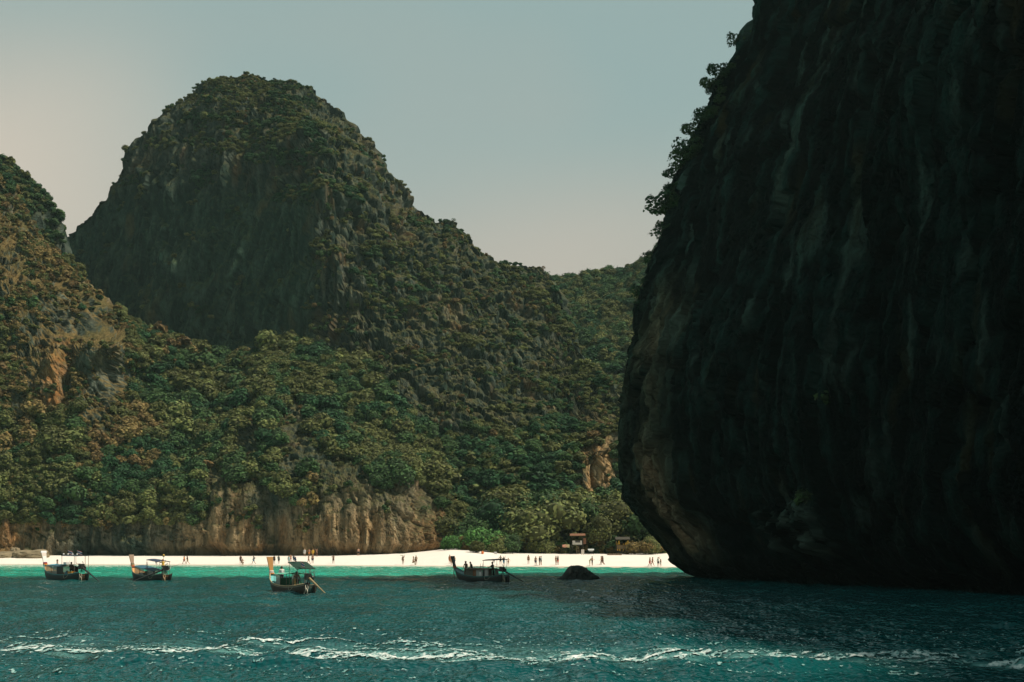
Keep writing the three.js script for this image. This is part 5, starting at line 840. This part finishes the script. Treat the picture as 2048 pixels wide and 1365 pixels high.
{
  const list = [[58, 1117, 36, 15, 'large smooth boulder with a pale top on the sand behind the white prow post'], [50, 1109, 26, 16, 'grey boulder behind the large smooth one at the cliff foot'], [18, 1116, 36, 12, 'flat brown boulder at the left edge of the sand'], [10, 1104, 30, 12, 'tawny rounded rock above the flat brown boulder'], [31, 1112, 14, 15, 'leaning wedge shaped rock between the brown and the smooth boulder'], [23, 1101, 10, 11, 'small ochre block leaning on the tawny rock'], [92, 1111, 12, 5, 'low jagged rock right of the large smooth boulder'], [80, 1117, 18, 8, 'rounded end rock under the right side of the smooth boulder']];
  list.forEach(([px, py, w, h, label], k) => { const p = beachPoint(px, py), d = -p.z + 2, s = d / F, m = new THREE.Mesh(rockGeo(k * 7.3 + 2, w * s, h * s * 0.95, w * s * 0.75), boulderMat); m.position.set(wx(px, d), p.y + h * s * 0.15, -d); m.rotation.set(0, k * 0.5, k === 4 ? -0.7 : 0.06); top(m, 'boulder', label, 'rock', 'boulders at the left end of the beach'); });
}
{ // the dark rock standing in the sea
  const n = 150, m = 60, prof = [[-2.55, -0.3], [-2.3, 0.12], [-1.75, 0.42], [-1.4, 1.0], [-1.1, 1.5], [-0.75, 1.78], [-0.3, 1.76], [0.1, 1.82], [0.5, 1.72], [1.0, 1.36], [1.55, 0.96], [2.05, 0.6], [2.3, 0.42], [2.5, 0.1], [2.6, -0.3]], pos = [], col = [], index = [];
  for (let i = 0; i <= n; i++) for (let j = 0; j <= m; j++) { const x = lerp(-2.58, 2.58, i / n), v = j / m * 2 - 1, hgt = smooth2(prof, x), w = 1.7 * Math.sqrt(Math.max(0.02, 1 - (x / 2.7) ** 2)), y = -0.3 + (hgt + 0.3) * Math.pow(Math.max(0, 1 - Math.abs(v) ** 2.2), 0.6), f = fbm(x * 2.4, y * 2, v * 2.4, 4), r = ridged(x * 1.4, y * 2.4, v, 3); pos.push(x + 0.12 * f, y + 0.2 * f * sstep(0, 0.5, y + 0.3), v * w * (1 + 0.25 * f + 0.12 * r)); const c = mix3([0.012, 0.016, 0.014], [0.06, 0.058, 0.046], clamp(0.35 + f * 1.4) * sstep(0.1, 1.0, y)); col.push(...c); }
  for (let i = 0; i < n; i++) for (let j = 0; j < m; j++) { const a = i * (m + 1) + j, b = a + m + 1; index.push(a, a + 1, b, b, a + 1, b + 1); }
  const g = new THREE.BufferGeometry(); g.setAttribute('position', new THREE.Float32BufferAttribute(pos, 3)); g.setAttribute('color', new THREE.Float32BufferAttribute(col, 3)); g.setIndex(index); g.computeVertexNormals();
  const rock = new THREE.Mesh(g, boulderMat), d = EYE * F / (1160 - HZ); rock.position.set(wx(1155, d), 0, -d); rock.scale.set(1.07, 0.93, 1.07); top(rock, 'sea_rock', 'low black rock standing alone in the sea left of the dark cliff', 'rock');
}
function smooth2(pts, x) { return (curve(pts, x - 0.08) + 2 * curve(pts, x) + curve(pts, x + 0.08)) / 4; }
// ---------------------------------------------------------------- things at the back of the beach
const back = (px, py, d = 268) => V(wx(px, d), wy(py, d), -d), U = 268 / F; // metres to one photo pixel there
{
  const wood = mat(0.16, 0.07, 0.035, 0.8), plank = mat(0.2, 0.14, 0.07, 0.8), pale = mat(0.52, 0.5, 0.45, 0.8), darkw = mat(0.04, 0.035, 0.025, 0.9);
  { // lookout
    const o = new THREE.Group(); o.position.copy(back(1155, 1109)); const h = 38 * U, w = 11 * U;
    for (const [x, z] of [[-w, -0.8], [w, -0.8], [-w, 0.8], [w, 0.8]]) part(o, 'post', rod(V(x, -0.4, z), V(x * 0.96, h, z), 0.06), darkw);
    part(o, 'platform', box(2.3 * w, 0.12, 1.9, 0, 18 * U, 0), darkw); part(o, 'roof', merge([box(2.8 * w, 0.1, 1.4).rotateX(0.35).translate(0, h + 0.1, 0.6), box(2.8 * w, 0.1, 1.4).rotateX(-0.35).translate(0, h + 0.1, -0.6)]), wood);
    const b = part(o, 'white_panel', box(19 * U, 8 * U, 0.06, -1 * U, 23 * U, 1.0), pale); part(b, 'dark_window', box(10 * U, 4 * U, 0.04, 0, 25 * U, 1.03), mat(0.05, 0.05, 0.045, 0.6));
    part(o, 'side_screen', box(6 * U, 12 * U, 0.06, 14 * U, 26 * U, 0.7), wood);
    part(o, 'ladder', merge([rod(V(-0.3, -0.3, 1.6), V(-0.2, 18 * U, 0.95), 0.035), rod(V(0.3, -0.3, 1.6), V(0.2, 18 * U, 0.95), 0.035), ...[0.2, 0.7, 1.2, 1.7].map((y) => rod(V(-0.28, y, 1.45 - y * 0.3), V(0.28, y, 1.45 - y * 0.3), 0.025))]), plank);
    top(o, 'lookout_hut', 'wooden lookout hut on posts with a white front panel among the beach trees', 'hut');
  }
  { // notice board
    const o = new THREE.Group(); o.position.copy(back(1165.5, 1110, 264)); part(o, 'post', rod(V(-0.2, -0.3, 0), V(-0.2, 1.1, 0), 0.04), darkw); part(o, 'post', rod(V(0.2, -0.3, 0), V(0.2, 1.1, 0), 0.04), darkw); part(o, 'board', box(6 * U, 9.5 * U, 0.05, 0, 5.4 * U, 0.05), mat(0.62, 0.56, 0.5, 0.8)); top(o, 'notice_board', 'small upright white notice board at the edge of the sand under the lookout', 'sign');
  }
  { // pale canopy of a resting stall
    const o = new THREE.Group(); o.position.copy(back(1182, 1108, 266)); for (const x of [-0.5, 0.5]) for (const z of [-0.3, 0.3]) part(o, 'leg', rod(V(x, -0.2, z), V(x, 6.5 * U, z), 0.03), darkw); part(o, 'sheet', box(12 * U, 0.08, 0.9).rotateX(0.3).translate(0, 8 * U, 0), mat(0.45, 0.47, 0.46, 0.7)); part(o, 'box', box(8 * U, 3 * U, 0.6, 0, 6 * U, 0.05), mat(0.42, 0.44, 0.42, 0.7)); top(o, 'beach_table', 'pale grey table with a box on it, right of the white notice board', 'table');
  }
  { // kayak hut with plank wall
    const o = new THREE.Group(); o.position.copy(back(1245, 1106)); const w = 12 * U;
    for (let k = 0; k < 4; k++) part(o, 'plank', box(2 * w, 1.9 * U, 0.06 + 0.01 * (k % 2), 0, (8 + 2.1 * k) * U, 0.5), plank);
    for (const x of [-w, w]) for (const z of [-0.8, 0.6]) part(o, 'post', rod(V(x, -0.3, z), V(x, 27 * U, z), 0.07), darkw);
    part(o, 'roof', merge([box(2.4 * w, 0.12, 1.5).rotateX(0.4).translate(0, 28.5 * U, 0.6), box(2.4 * w, 0.12, 1.5).rotateX(-0.4).translate(0, 28.5 * U, -0.7)]), darkw); part(o, 'back_wall', box(2 * w, 20 * U, 0.06, 0, 10 * U, -0.8), darkw);
    top(o, 'kayak_hut', 'plank walled hut holding upright yellow kayaks beside the dark cliff', 'hut');
    [[-10.5, 0.15, 0.9], [-6, 0.1, 1], [1.5, -0.1, 0.55], [5, -0.35, 0.85], [9.5, -0.2, 1]].forEach(([x, tilt, s], k) => { const q = new THREE.Group(); const hull = new THREE.SphereGeometry(1, 14, 12).scale(0.2, 1.25, 0.14); hull.deleteAttribute('uv'); part(q, 'kayak_hull', hull, mat(0.72, 0.42, 0.03, 0.5)); part(q, 'cockpit', new THREE.TorusGeometry(0.1, 0.03, 6, 14).scale(1, 2, 1).translate(0, 0.1, 0.13), mat(0.03, 0.03, 0.03, 0.6)); q.position.copy(back(1245 + x, 1088.5, 267.9)).add(V(0, -0.45 + (s - 1) * 0.3, 0)); q.rotation.z = tilt; q.scale.setScalar(s); top(q, 'kayak', ['yellow kayak standing upright, leftmost in the plank hut', 'yellow kayak standing upright, second from left in the plank hut', 'short yellow kayak half hidden in the middle of the plank hut', 'leaning yellow kayak, fourth from left in the plank hut', 'yellow kayak standing upright at the right end of the plank hut'][k], 'kayak', 'yellow kayaks in the plank hut'); });
  }
  { const g = rod(V(-14 * U, 0.1, 0), V(14 * U, 0.12, 0.3), 0.2, 0.15, 12), o = new THREE.Group(); part(o, 'log_trunk', g, mat(0.16, 0.1, 0.06, 0.9)); part(o, 'branch_stub', rod(V(0.5, 0.15, 0.1), V(0.8, 0.5, 0.25), 0.06, 0.04), mat(0.16, 0.1, 0.06, 0.9)); o.position.copy(beachPoint(1229, 1111)); top(o, 'driftwood_log', 'long driftwood log lying on the sand in front of the grass clump', 'log'); }
  { // pink cloth on a line
    const o = new THREE.Group(); o.position.copy(back(1132, 1096, 266)); part(o, 'line', rod(V(-8 * U, 5 * U, 0), V(8 * U, 5.2 * U, 0), 0.015), darkw); part(o, 'pole', rod(V(-8 * U, -1.5, 0), V(-8 * U, 5.4 * U, 0), 0.03), darkw); part(o, 'pole', rod(V(8 * U, -1.5, 0), V(8 * U, 5.4 * U, 0), 0.03), darkw);
    for (let k = 0; k < 4; k++) part(o, 'cloth', sheetGeo(-0.26, 0.26, 0.28 + 0.06 * (k % 2), 0, 0.02, 0.05, 0.02).rotateX(Math.PI / 2 - 0.1).translate((-4.8 + 3.2 * k) * U, 3.2 * U, 0.02), mat(0.58 - 0.05 * k, 0.28 + 0.03 * k, 0.2, 0.85)); top(o, 'washing_line', 'washing line with pink cloths in the shade left of the lookout', 'washing line');
  }
  { const o = new THREE.Group(); part(o, 'bag', new THREE.SphereGeometry(0.3, 14, 10).scale(1, 1.1, 0.8).translate(0, 0.28, 0), mat(0.62, 0.16, 0.04, 0.7)); part(o, 'strap', new THREE.TorusGeometry(0.14, 0.025, 6, 14, Math.PI).translate(0, 0.58, 0), mat(0.4, 0.1, 0.03, 0.7)); o.position.copy(beachPoint(965, 1109)); top(o, 'dry_bag', 'orange bag lying on the sand above the black boat canopy', 'bag'); }
  { const o = new THREE.Group(); part(o, 'cooler_body', box(0.6, 0.4, 0.4, 0, 0.2, 0), mat(0.6, 0.6, 0.6, 0.6)); part(o, 'cooler_lid', box(0.64, 0.08, 0.44, 0, 0.44, 0), mat(0.68, 0.68, 0.68, 0.6)); o.position.copy(beachPoint(991, 1109)); top(o, 'cooler_box', 'white cooler box on the sand behind the navy canopy', 'box'); }
  { const o = new THREE.Group(); part(o, 'board_body', new THREE.SphereGeometry(1, 18, 10).scale(0.32, 0.045, 0.2), mat(0.42, 0.32, 0.2, 0.8)); part(o, 'handle', rod(V(0.1, -0.9, 0), V(0.12, 0, 0), 0.015), darkw); const p = beachPoint(803.3, 1130); o.position.set(p.x - 0.02, p.y + 1.75, p.z); top(o, 'sunshade', 'flat tan sunshade held over the water edge by a person', 'umbrella'); }
}

renderer.render(scene, camera);
